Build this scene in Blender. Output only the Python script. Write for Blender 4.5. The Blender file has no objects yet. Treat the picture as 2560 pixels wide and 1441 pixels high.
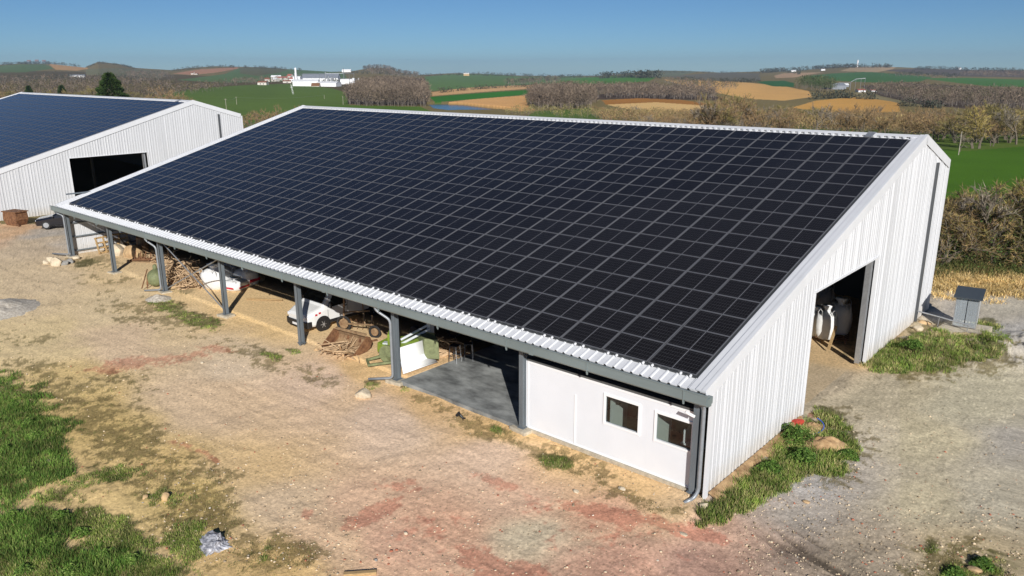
import bpy, bmesh, math, random
import numpy as np
from mathutils import Vector, Matrix
R = math.radians
C = bpy.context.scene.collection
random.seed(7)
rng = np.random.default_rng(11)

# ------------------------------------------------------------------ camera, sky, sun, exposure
CAM = np.array([9.872, -19.898, 12.684]); YAW, PIT, ROL, FPX = 0.7183, 0.2753, -0.0027, 1939.2
W0, H0 = 2560.0, 1441.0
_F = np.array([-math.sin(YAW)*math.cos(PIT), math.cos(YAW)*math.cos(PIT), -math.sin(PIT)])
_R = np.cross(_F, [0, 0, 1]); _R /= np.linalg.norm(_R); _U = np.cross(_R, _F)
_R2 = math.cos(ROL)*_R + math.sin(ROL)*_U; _U2 = -math.sin(ROL)*_R + math.cos(ROL)*_U
cam = bpy.data.cameras.new('camera'); cam.sensor_width = 36; cam.lens = FPX/W0*36
cam.clip_start = .1; cam.clip_end = 20000
co = bpy.data.objects.new('camera', cam); C.objects.link(co)
co.matrix_world = Matrix(((_R2[0], _U2[0], -_F[0], CAM[0]), (_R2[1], _U2[1], -_F[1], CAM[1]), (_R2[2], _U2[2], -_F[2], CAM[2]), (0, 0, 0, 1)))
bpy.context.scene.camera = co
SUN = Vector((1.516, -1.333, 1.0)).normalized()
el = math.asin(SUN.z)
w = bpy.data.worlds.new('World'); bpy.context.scene.world = w; w.use_nodes = True
nt = w.node_tree; sky = nt.nodes.new('ShaderNodeTexSky'); sky.sky_type = 'NISHITA'; sky.sun_disc = False
sky.sun_elevation = el; sky.sun_rotation = math.atan2(SUN.x, SUN.y)
sky.air_density = .8; sky.dust_density = 0.0; sky.ozone_density = 4.0; sky.altitude = 1500
bg = nt.nodes['Background']; bg.inputs[1].default_value = .052
tint = nt.nodes.new('ShaderNodeMix'); tint.data_type = 'RGBA'; tint.blend_type = 'MULTIPLY'; tint.inputs[0].default_value = 1; tint.inputs[7].default_value = (.60, .80, .96, 1)
nt.links.new(sky.outputs[0], tint.inputs[6]); nt.links.new(tint.outputs[2], bg.inputs[0])
sl = bpy.data.lights.new('sun', 'SUN'); sl.energy = 4.3; sl.angle = R(.5); sl.color = (1, .97, .925)
so = bpy.data.objects.new('sun', sl); C.objects.link(so)
so.rotation_euler = SUN.to_track_quat('Z', 'Y').to_euler()
vs = bpy.context.scene.view_settings; vs.view_transform = 'Standard'; vs.look = 'None'; vs.gamma = 1; vs.exposure = 0.32
bpy.context.scene.cycles.max_bounces = 6; bpy.context.scene.cycles.transparent_max_bounces = 12
bpy.context.scene.cycles.volume_bounces = 0

# ------------------------------------------------------------------ projection helpers (a pixel of the photo to a point of the place)
def ray(px, py):
    return _F + _R2*(px-W0/2)/FPX - _U2*(py-H0/2)/FPX
def G(px, py, z=0.0):
    d = ray(px, py); t = (z-CAM[2])/d[2]; p = CAM + t*d
    return Vector(p)
def Gv(px, py, z=0.0):
    d = _F[None]+_R2[None]*((px-W0/2)/FPX)[:, None]-_U2[None]*((py-H0/2)/FPX)[:, None]; return CAM+d*((z-CAM[2])/d[:, 2])[:, None]
def GY(px, py, y):
    d = ray(px, py); t = (y-CAM[1])/d[1]; return Vector(CAM+t*d)
def project(P):
    d = np.asarray(P)-CAM; z = d@_F
    z = np.where(z < .01, .01, z)
    return W0/2+FPX*(d@_R2)/z, H0/2-FPX*(d@_U2)/z, d@_F

# ------------------------------------------------------------------ object helpers
def tag(o, label=None, cat=None, group=None, kind=None):
    if label: o['label'] = label
    if cat: o['category'] = cat
    if group: o['group'] = group
    if kind: o['kind'] = kind
    return o
def empty(name, loc=(0, 0, 0), rz=0, label=None, cat=None, group=None, kind=None):
    o = bpy.data.objects.new(name, None); o.location = loc; o.rotation_euler = (0, 0, rz); o.empty_display_size = .2
    C.objects.link(o); return tag(o, label, cat, group, kind)
def copy_tree(o, parent=None):
    c = o.copy(); C.objects.link(c); c.parent = parent
    for ch in list(o.children): copy_tree(ch, c)
    return c
class MB:
    def __init__(s): s.v = []; s.f = []; s.m = []
    def add(s, vs, fs, mi=0):
        n = len(s.v); s.v += [tuple(p) for p in vs]; s.f += [tuple(i+n for i in f) for f in fs]; s.m += [mi]*len(fs); return s
    def box(s, c, d, rz=0, mi=0, M=None):
        x, y, z = d[0]/2, d[1]/2, d[2]/2
        P = [Vector((a*x, b*y, e*z)) for e in (-1, 1) for a, b in ((-1, -1), (1, -1), (1, 1), (-1, 1))]
        Mx = M if M is not None else Matrix.Rotation(rz, 3, 'Z')
        return s.add([Mx@p+Vector(c) for p in P], [(3, 2, 1, 0), (4, 5, 6, 7), (0, 1, 5, 4), (1, 2, 6, 5), (2, 3, 7, 6), (3, 0, 4, 7)], mi)
    def bar(s, a, b, wd, ht=None, mi=0):
        a = Vector(a); b = Vector(b); d = b-a; L = d.length
        if L < 1e-6: return s
        q = d.to_track_quat('X', 'Z').to_matrix()
        return s.box((a+b)/2, (L, wd, ht or wd), M=q, mi=mi)
    def tube(s, pts, r, n=8, mi=0, cap=True):
        pts = [Vector(p) for p in pts]; rs = r if isinstance(r, (list, tuple)) else [r]*len(pts)
        vs = []; fs = []
        prev = None
        for i, p in enumerate(pts):
            t = (pts[min(i+1, len(pts)-1)]-pts[max(i-1, 0)]).normalized()
            if prev is None: u = t.orthogonal().normalized()
            else: u = (prev-t*prev.dot(t)).normalized()
            prev = u; v2 = t.cross(u)
            for k in range(n):
                a = 2*math.pi*k/n; vs.append(p+(u*math.cos(a)+v2*math.sin(a))*rs[i])
        for i in range(len(pts)-1):
            for k in range(n):
                k2 = (k+1) % n; fs.append((i*n+k, i*n+k2, (i+1)*n+k2, (i+1)*n+k))
        if cap: fs.append(tuple(range(n-1, -1, -1))); fs.append(tuple((len(pts)-1)*n+k for k in range(n)))
        return s.add(vs, fs, mi)
    def loft(s, secs, mi=0, cap=True):
        n = len(secs[0]); vs = [p for q in secs for p in q]; fs = []
        for i in range(len(secs)-1):
            for k in range(n):
                k2 = (k+1) % n; fs.append((i*n+k, i*n+k2, (i+1)*n+k2, (i+1)*n+k))
        if cap: fs.append(tuple(range(n-1, -1, -1))); fs.append(tuple((len(secs)-1)*n+k for k in range(n)))
        return s.add(vs, fs, mi)
    def prism(s, poly, x0, x1, axis='X', mi=0):
        n = len(poly)
        def P(x, q): return (x, q[0], q[1]) if axis == 'X' else ((q[0], x, q[1]) if axis == 'Y' else (q[0], q[1], x))
        vs = [P(x0, q) for q in poly]+[P(x1, q) for q in poly]
        fs = [tuple(range(n)), tuple(range(2*n-1, n-1, -1))]+[(i, i+n, (i+1) % n+n, (i+1) % n) for i in range(n)]
        return s.add(vs, fs, mi)
    def disc(s, c, nrm, r, th, n=20, mi=0):
        c = Vector(c); nrm = Vector(nrm).normalized(); return s.tube([c-nrm*th/2, c+nrm*th/2], r, n, mi)
    def build(s, name, mats, parent=None, smooth=False, bevel=0, label=None):
        me = bpy.data.meshes.new(name); me.from_pydata(s.v, [], s.f)
        if not isinstance(mats, (list, tuple)): mats = [mats]
        for m in mats: me.materials.append(m)
        if len(mats) > 1: me.polygons.foreach_set('material_index', s.m)
        bm = bmesh.new(); bm.from_mesh(me); bmesh.ops.recalc_face_normals(bm, faces=bm.faces); bm.to_mesh(me); bm.free()
        if smooth: me.polygons.foreach_set('use_smooth', [True]*len(me.polygons))
        o = bpy.data.objects.new(name, me); C.objects.link(o); o.parent = parent
        if label: o['label'] = label
        if bevel:
            b = o.modifiers.new('b', 'BEVEL'); b.width = bevel; b.segments = 2; b.limit_method = 'ANGLE'; b.angle_limit = R(40)
        return o
def npmesh(name, V, F, mats, parent=None, col=None, smooth=False):
    me = bpy.data.meshes.new(name); V = np.asarray(V, np.float32); F = np.asarray(F, np.int32); k = F.shape[1]
    me.vertices.add(len(V)); me.vertices.foreach_set('co', V.ravel())
    me.loops.add(F.size); me.loops.foreach_set('vertex_index', F.ravel())
    me.polygons.add(len(F)); me.polygons.foreach_set('loop_start', np.arange(0, F.size, k, dtype=np.int32))
    me.polygons.foreach_set('loop_total', np.full(len(F), k, np.int32))
    if smooth: me.polygons.foreach_set('use_smooth', np.ones(len(F), bool))
    me.update(calc_edges=True)
    if col is not None:
        at = me.color_attributes.new('col', 'FLOAT_COLOR', 'POINT')
        cc = np.ones((len(V), 4), np.float32); cc[:, :3] = col; at.data.foreach_set('color', cc.ravel())
    if not isinstance(mats, (list, tuple)): mats = [mats]
    for m in mats: me.materials.append(m)
    o = bpy.data.objects.new(name, me); C.objects.link(o); o.parent = parent
    return o

# ------------------------------------------------------------------ materials
def mat(name, col, rough=.6, metal=0, noise=0, scale=4, bump=0, bscale=40, col2=None, attr=None, spec=.5, stretch=None, two=False, coat=0):
    m = bpy.data.materials.new(name); m.use_nodes = True; n = m.node_tree.nodes; l = m.node_tree.links; b = n['Principled BSDF']
    b.inputs['Roughness'].default_value = rough; b.inputs['Metallic'].default_value = metal
    b.inputs['Specular IOR Level'].default_value = spec; b.inputs['Coat Weight'].default_value = coat
    b.inputs['Base Color'].default_value = (*col, 1)
    tc = n.new('ShaderNodeTexCoord'); vec = tc.outputs['Object']
    if stretch:
        mp = n.new('ShaderNodeMapping'); mp.inputs['Scale'].default_value = stretch; l.new(vec, mp.inputs[0]); vec = mp.outputs[0]
    src = None
    if attr:
        a = n.new('ShaderNodeAttribute'); a.attribute_name = attr; src = a.outputs['Color']; l.new(src, b.inputs['Base Color'])
    if noise or col2:
        t = n.new('ShaderNodeTexNoise'); t.inputs['Scale'].default_value = scale; t.inputs['Detail'].default_value = 6; t.inputs['Roughness'].default_value = .65
        l.new(vec, t.inputs['Vector'])
        r = n.new('ShaderNodeValToRGB'); r.color_ramp.elements[0].position = .35; r.color_ramp.elements[1].position = .65
        if col2:
            r.color_ramp.elements[0].color = (*col, 1); r.color_ramp.elements[1].color = (*col2, 1)
            l.new(t.outputs[0], r.inputs[0]); l.new(r.outputs[0], b.inputs['Base Color'])
        else:
            r.color_ramp.elements[0].color = (1-noise,)*3+(1,); r.color_ramp.elements[1].color = (1+noise,)*3+(1,)
            l.new(t.outputs[0], r.inputs[0])
            x = n.new('ShaderNodeMix'); x.data_type = 'RGBA'; x.blend_type = 'MULTIPLY'; x.inputs[0].default_value = 1
            if src: l.new(src, x.inputs[6])
            else: x.inputs[6].default_value = (*col, 1)
            l.new(r.outputs[0], x.inputs[7]); l.new(x.outputs[2], b.inputs['Base Color'])
    if bump:
        t2 = n.new('ShaderNodeTexNoise'); t2.inputs['Scale'].default_value = bscale; t2.inputs['Detail'].default_value = 5
        l.new(vec, t2.inputs['Vector'])
        bp = n.new('ShaderNodeBump'); bp.inputs['Strength'].default_value = bump; bp.inputs['Distance'].default_value = .02
        l.new(t2.outputs[0], bp.inputs['Height']); l.new(bp.outputs[0], b.inputs['Normal'])
    return m
M = {}
M['white'] = mat('white_painted_steel', (.70, .705, .715), .42, noise=.035, scale=1.3, stretch=(1, 1, .25))
M['panelwhite'] = mat('white_sandwich_panel', (.74, .76, .79), .45, noise=.02, scale=.9)
M['pvc'] = mat('white_plastic', (.86, .86, .86), .3)
M['gutter'] = mat('grey_green_steel', (.19, .23, .23), .42, noise=.10, scale=1.2, stretch=(.3, 1, 1), metal=.1)
M['post'] = mat('grey_painted_steel', (.13, .15, .165), .45, noise=.14, scale=3, stretch=(1, 1, .2))
M['darksteel'] = mat('dark_steel', (.045, .048, .05), .5)
M['galv'] = mat('galvanised_steel', (.42, .43, .44), .38, metal=.6, noise=.12, scale=9)
M['pipe'] = mat('grey_downpipe', (.27, .29, .31), .4, metal=.2, noise=.1, scale=4)
M['darkpipe'] = mat('dark_grey_downpipe', (.085, .09, .095), .4)
M['undershade'] = mat('roof_underside_shade', (.07, .07, .07), .9)  # roof underside coloured dark for the shade below it
M['innerwall'] = mat('inner_sheet', (.10, .10, .10), .7)  # back wall coloured dark to deepen the interior shade
M['slab'] = mat('concrete_slab', (.11, .115, .112), .7, col2=(.36, .37, .355), scale=.75, bump=.25, bscale=20, stretch=(1, 1.7, 1))
M['concrete'] = mat('concrete', (.46, .40, .30), .9, noise=.22, scale=5, bump=.4, bscale=25)
M['black'] = mat('black_plastic', (.015, .015, .016), .5)
M['rubber'] = mat('rubber', (.022, .021, .02), .85)
M['rust'] = mat('rusty_steel', (.10, .04, .018), .9, col2=(.26, .13, .06), scale=6, bump=.4)
M['rustlight'] = mat('dusty_rusty_steel', (.16, .085, .04), .9, col2=(.36, .24, .13), scale=4, bump=.4)
M['wood'] = mat('pale_wood', (.42, .28, .13), .8, noise=.25, scale=5, stretch=(1, 6, 6))
M['bark'] = mat('dry_branch', (.34, .22, .12), .9, col2=(.60, .43, .26), scale=3)
M['bag'] = mat('white_woven_bag', (.72, .72, .71), .75, noise=.06, scale=5, bump=.5, bscale=6)
M['darkbag'] = mat('grey_woven_bag', (.5, .5, .5), .8, noise=.15, scale=5, bump=.5, bscale=6)
M['redprint'] = mat('red_print', (.5, .02, .04), .6)
M['carpaint'] = mat('white_vehicle_paint', (.72, .72, .70), .35, noise=.05, scale=2, coat=.5)
M['carblack'] = mat('black_vehicle_paint', (.006, .007, .012), .22, coat=1)
M['glassdark'] = mat('dark_glass', (.012, .015, .014), .12, spec=.25)
M['lamp'] = mat('lamp_glass', (.6, .62, .66), .15, spec=.8)
M['plate'] = mat('plate_white', (.7, .7, .7), .4)
M['green'] = mat('lime_green_paint', (.25, .36, .045), .5, noise=.22, scale=4)
M['olive'] = mat('faded_green_paint', (.17, .19, .09), .7, noise=.25, scale=6)
M['red'] = mat('faded_red_paint', (.42, .05, .03), .6, noise=.2, scale=5)
M['blue'] = mat('blue_plastic', (.05, .12, .50), .5)
M['rock'] = mat('pale_limestone', (.55, .46, .33), .95, noise=.22, scale=2.5, bump=.6, bscale=8)
M['rocktan'] = mat('tan_stone', (.50, .34, .18), .95, noise=.25, scale=2, bump=.6, bscale=6)
M['rockgrey'] = mat('grey_stone', (.27, .26, .24), .95, noise=.25, scale=3, bump=.6, bscale=8)
M['earth'] = mat('clay_earth', (.26, .15, .07), 1, col2=(.52, .35, .18), scale=3, bump=1, bscale=6)
M['silver'] = mat('grey_plastic_film', (.10, .10, .11), .4, col2=(.62, .62, .66), scale=4, bump=1, bscale=5, stretch=(1, 1, 1))
M['barkc'] = mat('tree_bark', (.5, .5, .5), .9, attr='col', noise=.2, scale=2)
M['leaf'] = mat('foliage', (.5, .5, .5), .8, attr='col', noise=.2, scale=1.5, spec=.2)
M['cabroof'] = mat('dark_grey_roof_sheet', (.05, .06, .068), .5)
M['poly'] = mat('clear_sheet', (.55, .58, .60), .25)
M['rooftile'] = mat('clay_roof', (.24, .10, .06), .9, noise=.25, scale=.3)
M['roofred'] = mat('red_roof', (.36, .12, .09), .9, noise=.2, scale=.3)
M['farwall'] = mat('pale_render', (.62, .58, .52), .9, noise=.08, scale=.4)
M['farwhite'] = mat('white_cladding', (.82, .82, .82), .7, noise=.06, scale=.15)
M['fargrey'] = mat('grey_cladding', (.22, .24, .27), .7, noise=.1, scale=.2)
M['farblue'] = mat('blue_grey_roof', (.10, .15, .24), .5)
M['window'] = mat('dark_window', (.03, .035, .04), .2)

def panel_mat():
    m = bpy.data.materials.new('solar_glass'); m.use_nodes = True; n = m.node_tree.nodes; l = m.node_tree.links; b = n['Principled BSDF']
    b.inputs['Roughness'].default_value = .13; b.inputs['Specular IOR Level'].default_value = .20
    tc = n.new('ShaderNodeTexCoord'); sep = n.new('ShaderNodeSeparateXYZ'); l.new(tc.outputs['Object'], sep.inputs[0])
    oi = n.new('ShaderNodeObjectInfo')
    def math_(op, a, b_=None, c=None):
        q = n.new('ShaderNodeMath'); q.operation = op
        for i, x in enumerate((a, b_, c)):
            if x is None: continue
            if isinstance(x, (int, float)): q.inputs[i].default_value = x
            else: l.new(x, q.inputs[i])
        return q.outputs[0]
    def lines(coord, pitch, wd, off=0.0):
        q = math_('MODULO', math_('ADD', coord, 50*pitch+off), pitch)
        return math_('LESS_THAN', math_('ABSOLUTE', math_('SUBTRACT', q, pitch/2)), wd)
    gx = lines(sep.outputs[0], .0925, .0022); gy = lines(sep.outputs[1], .1815, .0035)
    g = math_('MAXIMUM', gx, gy)
    mx = n.new('ShaderNodeMix'); mx.data_type = 'RGBA'; l.new(math_('MULTIPLY', g, .75), mx.inputs[0])
    r = n.new('ShaderNodeValToRGB'); r.color_ramp.elements[0].color = (.0090, .0078, .0076, 1); r.color_ramp.elements[1].color = (.0135, .0120, .0120, 1)
    geo = n.new('ShaderNodeNewGeometry'); t = n.new('ShaderNodeTexNoise'); t.inputs['Scale'].default_value = .35; l.new(geo.outputs['Position'], t.inputs['Vector'])
    l.new(t.outputs[0], r.inputs[0]); l.new(r.outputs[0], mx.inputs[6]); mx.inputs[7].default_value = (.10, .10, .105, 1)
    l.new(mx.outputs[2], b.inputs['Base Color'])
    return m
M['pv'] = panel_mat()
M['pvframe'] = mat('panel_frame', (.17, .172, .185), .42, metal=.3)
M['pvline'] = mat('panel_midline', (.22, .22, .235), .5)
def clear_glass(name, tint=(.8, .85, .85), gl=.12):
    m = bpy.data.materials.new(name); m.use_nodes = True; n = m.node_tree.nodes; l = m.node_tree.links; n.remove(n['Principled BSDF'])
    o = n['Material Output']; a = n.new('ShaderNodeBsdfTransparent'); a.inputs[0].default_value = (*tint, 1)
    g = n.new('ShaderNodeBsdfGlossy'); g.inputs['Roughness'].default_value = .03; x = n.new('ShaderNodeMixShader'); x.inputs[0].default_value = gl
    l.new(a.outputs[0], x.inputs[1]); l.new(g.outputs[0], x.inputs[2]); l.new(x.outputs[0], o.inputs[0]); return m
M['glass'] = clear_glass('window_glass', (.7, .74, .72), .05)
M['sheet'] = clear_glass('corrugated_clear_sheet', (.9, .93, .95), .24)
_n = M['sheet'].node_tree; _g = [q for q in _n.nodes if q.type == 'BSDF_GLOSSY'][0]; _d = _n.nodes.new('ShaderNodeBsdfDiffuse'); _d.inputs[0].default_value = (.62, .66, .68, 1)
for _l in list(_n.links):
    if _l.from_node == _g: _s = _l.to_socket; _n.links.remove(_l); _n.links.new(_d.outputs[0], _s)

def clad_mat():
    m = mat('ribbed_cladding', (.60, .605, .615), .45, noise=.03, scale=1.1, stretch=(1, 1, .2)); n = m.node_tree.nodes; l = m.node_tree.links; b = n['Principled BSDF']
    src = b.inputs['Base Color'].links[0].from_socket; tc = n.new('ShaderNodeTexCoord'); sp_ = n.new('ShaderNodeSeparateXYZ'); l.new(tc.outputs['Object'], sp_.inputs[0])
    mr = n.new('ShaderNodeMapRange'); mr.inputs[1].default_value = -.1; mr.inputs[2].default_value = .75; mr.inputs[3].default_value = .85; mr.inputs[4].default_value = 0; l.new(sp_.outputs[2], mr.inputs[0])
    t = n.new('ShaderNodeTexNoise'); t.inputs['Scale'].default_value = 4; t.inputs['Detail'].default_value = 5; l.new(tc.outputs['Object'], t.inputs[0])
    mu = n.new('ShaderNodeMath'); mu.operation = 'MULTIPLY'; l.new(mr.outputs[0], mu.inputs[0]); l.new(t.outputs[0], mu.inputs[1])
    x = n.new('ShaderNodeMix'); x.data_type = 'RGBA'; l.new(mu.outputs[0], x.inputs[0]); l.new(src, x.inputs[6]); x.inputs[7].default_value = (.42, .33, .20, 1)
    # faint screw rows on the girt lines
    f = n.new('ShaderNodeMath'); f.operation = 'PINGPONG'; f.inputs[1].default_value = .75; l.new(sp_.outputs[2], f.inputs[0]); g = n.new('ShaderNodeMath'); g.operation = 'LESS_THAN'; g.inputs[1].default_value = .009; l.new(f.outputs[0], g.inputs[0])
    k = n.new('ShaderNodeMath'); k.operation = 'MULTIPLY'; k.inputs[1].default_value = .12; l.new(g.outputs[0], k.inputs[0])
    y = n.new('ShaderNodeMix'); y.data_type = 'RGBA'; l.new(k.outputs[0], y.inputs[0]); l.new(x.outputs[2], y.inputs[6]); y.inputs[7].default_value = (.2, .2, .2, 1); l.new(y.outputs[2], b.inputs['Base Color']); return m
M['clad'] = clad_mat()
# ------------------------------------------------------------------ terrain
def _h(ix, iy, s):
    n = (ix.astype(np.int64)*374761393 + iy.astype(np.int64)*668265263 + s*1442695041) & 0xffffffff
    n = ((n ^ (n >> 13))*1274126177) & 0xffffffff
    return ((n ^ (n >> 16)) & 0xffff)/65535.0
def vn(x, y, s=0):
    ix = np.floor(x); iy = np.floor(y); fx = x-ix; fy = y-iy; fx = fx*fx*(3-2*fx); fy = fy*fy*(3-2*fy)
    a = _h(ix, iy, s); b = _h(ix+1, iy, s); c = _h(ix, iy+1, s); d = _h(ix+1, iy+1, s)
    return (a*(1-fx)+b*fx)*(1-fy)+(c*(1-fx)+d*fx)*fy
def fbm(x, y, o=4, s=0, g=.5):
    t = 0; a = 1; n = 0
    for i in range(o): t = t+a*vn(x*2**i+17*i, y*2**i-9*i, s+i); n += a; a *= g
    return t/n*2-1
def sm(a, b, x):
    t = np.clip((x-a)/(b-a), 0, 1); return t*t*(3-2*t)
FH = np.array([-math.sin(YAW), math.cos(YAW)]); RH = np.array([FH[1], -FH[0]])
TD = np.array([95, 120, 160, 250, 400, 470, 560, 640, 900, 1300, 2000, 2900, 3600, 4300, 6500], float)
TY = np.array([427.7, 378, 345, 316, 291, 278, 261.5, 252, 226, 203, 181, 163, 154, 158, 176], float)
TD[0] = 95; TY[0] = 169+FPX*CAM[2]/95*1.0
SKX = [-400, 0, 60, 130, 215, 250, 300, 340, 430, 480, 540, 650, 740, 830, 880, 930, 960, 1000, 1050, 1130, 1200, 1300, 1400, 1500, 1560, 1640, 1700, 1800, 1900, 1960, 2040, 2100, 2200, 2260, 2340, 2440, 2560, 2900]
SKY_ = [162, 160, 156, 156, 166, 152, 158, 168, 174, 168, 163, 165, 172, 178, 177, 168, 167, 179, 186, 183, 184, 189, 190, 189, 184, 175, 176, 180, 177, 176, 171, 166, 165, 168, 171, 173, 174, 172]
TP = math.tan(PIT)
def px_of(x, y):
    f = (x-CAM[0])*FH[0]+(y-CAM[1])*FH[1]; l = (x-CAM[0])*RH[0]+(y-CAM[1])*RH[1]
    rr = np.hypot(f, l); d = np.maximum(f, .64*rr); dep = d*math.cos(PIT)+12*math.sin(PIT)
    return W0/2+FPX*np.clip(l, -1.2*d, 1.2*d)/dep, d
def yrow(d, px):
    ys = np.interp(px, SKX, SKY_)+1
    inv = np.interp(-1/np.maximum(d, 1), -1/TD, TY)
    far = ys+(inv-154)*(226-ys)/(226-154)
    return np.where(d > 900, far, inv)
LAKE = [(1062, 262), (1110, 261), (1160, 263), (1235, 272), (1300, 279), (1215, 283), (1120, 284), (1085, 279)]
LZ = -13.6
def inpoly(px, py, poly):
    r = np.zeros(px.shape, bool); n = len(poly)
    for i in range(n):
        x1, y1 = poly[i]; x2, y2 = poly[(i+1) % n]
        c = ((y1 > py) != (y2 > py)) & (px < (x2-x1)*(py-y1)/((y2-y1) if y2 != y1 else 1e-9)+x1); r ^= c
    return r
def height(x, y, detail=True):
    x = np.asarray(x, float); y = np.asarray(y, float); px, d = px_of(x, y)
    yy = yrow(d, px) - ROL*(px-W0/2)
    yo = (yy-H0/2)/FPX
    e = -(TP+yo)/(1-yo*TP); z = CAM[2]+e*d
    k = sm(88, 112, d)
    z = z*k
    z = z+fbm(x/(.12*d+30), y/(.12*d+30), 3, 5)*d*.0013*sm(120, 400, d)
    # lake basin
    ll = (x-CAM[0])**2+(y-CAM[1])**2
    if True:
        dep = d*math.cos(PIT)-(LZ-CAM[2])*math.sin(PIT)
        ylk = H0/2-FPX*((LZ-CAM[2])*math.cos(PIT)+d*math.sin(PIT))/dep+ROL*(px-W0/2)
        ins = inpoly(px, ylk, LAKE); z = np.where(ins & (d > 250), LZ-.8, np.where((d > 380) & (d < 700) & (px > 1000) & (px < 1340), np.maximum(z, LZ+.25), z))
    if detail:
        near = 1-sm(60, 110, d)
        inside = (x > -50) & (x < .3) & (y > .5) & (y < 26)
        z = z+near*np.where(inside, .25, 1.)*(fbm(x*.35, y*.35, 3, 21)*.07+fbm(x*1.6, y*1.6, 5, 31, .6)*.038)
        # ruts along the track in front of the eave
        z = z+near*np.where(y < -1.5, 1, 0)*fbm(x*.25+y*.1, y*2.2-x*.15, 4, 41, .6)*.022
        z = z+sm(2230, 2320, px)*np.exp(-((d-34.6)/1.8)**2)*(.55+.75*fbm(x*1.1, y*1.1, 4, 171, .6))
        ta, tb_ = G(1930, 1290), G(2180, 1441); tx, ty = tb_.x-ta.x, tb_.y-ta.y; tl = math.hypot(tx, ty); tx /= tl; ty /= tl
        al = (x-ta.x)*tx+(y-ta.y)*ty; pe = -(x-ta.x)*ty+(y-ta.y)*tx+.12*np.sin(al*.9)
        z = z-near*np.exp(-(pe/1.15)**2)*sm(-.8, 1.2, al)*sm(-.15, .45, fbm(pe*4.5, al*.45, 4, 150))*.11
        z = z-near*.10*np.where(inside, .3, 1)
        # low clay bank along the gable
        bank = sm(3.2, .8, x)*sm(-.6, .6, y)*sm(8.4, 7.2, y)*np.where(x > .3, 1, 0)
        z = z-near*sm(.2, 1.2, x)*.14
        z = np.where((x > -13.8) & (x < .34) & (y > -.02) & (y < 25.5), np.minimum(z, -.12), z)
    return z
def hitv(px, py):
    px = np.asarray(px, float); py = np.asarray(py, float); n = len(px)
    D = _F[None]+_R2[None]*((px-W0/2)/FPX)[:, None]-_U2[None]*((py-H0/2)/FPX)[:, None]
    ts = np.geomspace(60, 7000, 240); lo = np.full(n, 50.0); hi = np.full(n, 7000.0); done = np.zeros(n, bool)
    for t in ts:
        P = CAM+D*t; below = P[:, 2] < height(P[:, 0], P[:, 1], False); new = below & ~done; hi[new] = t; done |= below; lo[~done] = t
    for _ in range(14):
        m = (lo+hi)/2; P = CAM+D*m[:, None]; bl = P[:, 2] < height(P[:, 0], P[:, 1], False); hi = np.where(bl, m, hi); lo = np.where(bl, lo, m)
    return CAM+D*hi[:, None]
def hit(px, py): return Vector(hitv([px], [py])[0])
def lin(r, g, b):
    f = lambda c: (c/255/12.92) if c <= 10 else ((c/255+.055)/1.055)**2.4
    return np.array([f(r), f(g), f(b)])
KG = 1.36
SMP = [(100,700,190,168,132),(60,620,178,158,128),(30,580,185,152,118),(130,590,160,150,136),(250,780,203,180,138),(100,850,208,184,134),(300,700,212,185,138),(450,740,222,190,135),(650,760,228,192,130),(700,820,225,190,130),(900,950,216,182,125),(400,800,205,180,135),(300,860,203,176,140),(600,900,210,188,156),(800,960,216,190,162),(1000,1050,220,195,167),(1200,1150,220,192,163),(1300,1230,205,172,142),(1100,1000,215,180,125),(1250,1080,215,180,120),(1450,1150,212,178,122),(1600,1230,205,172,118),(1680,1270,195,168,125),(150,950,200,172,110),(250,1050,188,160,96),(400,1150,195,165,102),(550,1000,208,180,142),(600,1150,205,175,122),(700,1250,210,185,148),(500,1250,180,155,92),(650,1400,195,165,105),(800,1350,205,175,138),(900,1250,203,170,137),(1000,1350,200,162,132),(1150,1300,190,152,122),(1330,1330,178,166,138),(1500,1290,188,150,120),(1500,1420,172,135,112),(1700,1420,160,128,110),(1780,1320,185,150,126),(1850,1250,160,151,142),(1950,1300,163,154,142),(2000,1200,158,153,147),(2100,1150,168,158,144),(2050,950,163,149,125),(2200,1000,176,164,136),(2300,1100,184,172,142),(2450,1000,176,167,142),(2540,1100,168,160,147),(2300,1250,176,164,136),(2500,1250,178,168,146),(2150,1380,163,148,125),(2400,1380,178,160,127),(2090,880,195,162,110),(2400,780,172,163,150),(2530,750,182,173,155),(2380,830,190,170,130),(2540,830,163,158,150),(2450,700,200,170,110),(1150,860,200,165,115),(2450,640,95,82,50),(2450,480,60,80,30)]
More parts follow.
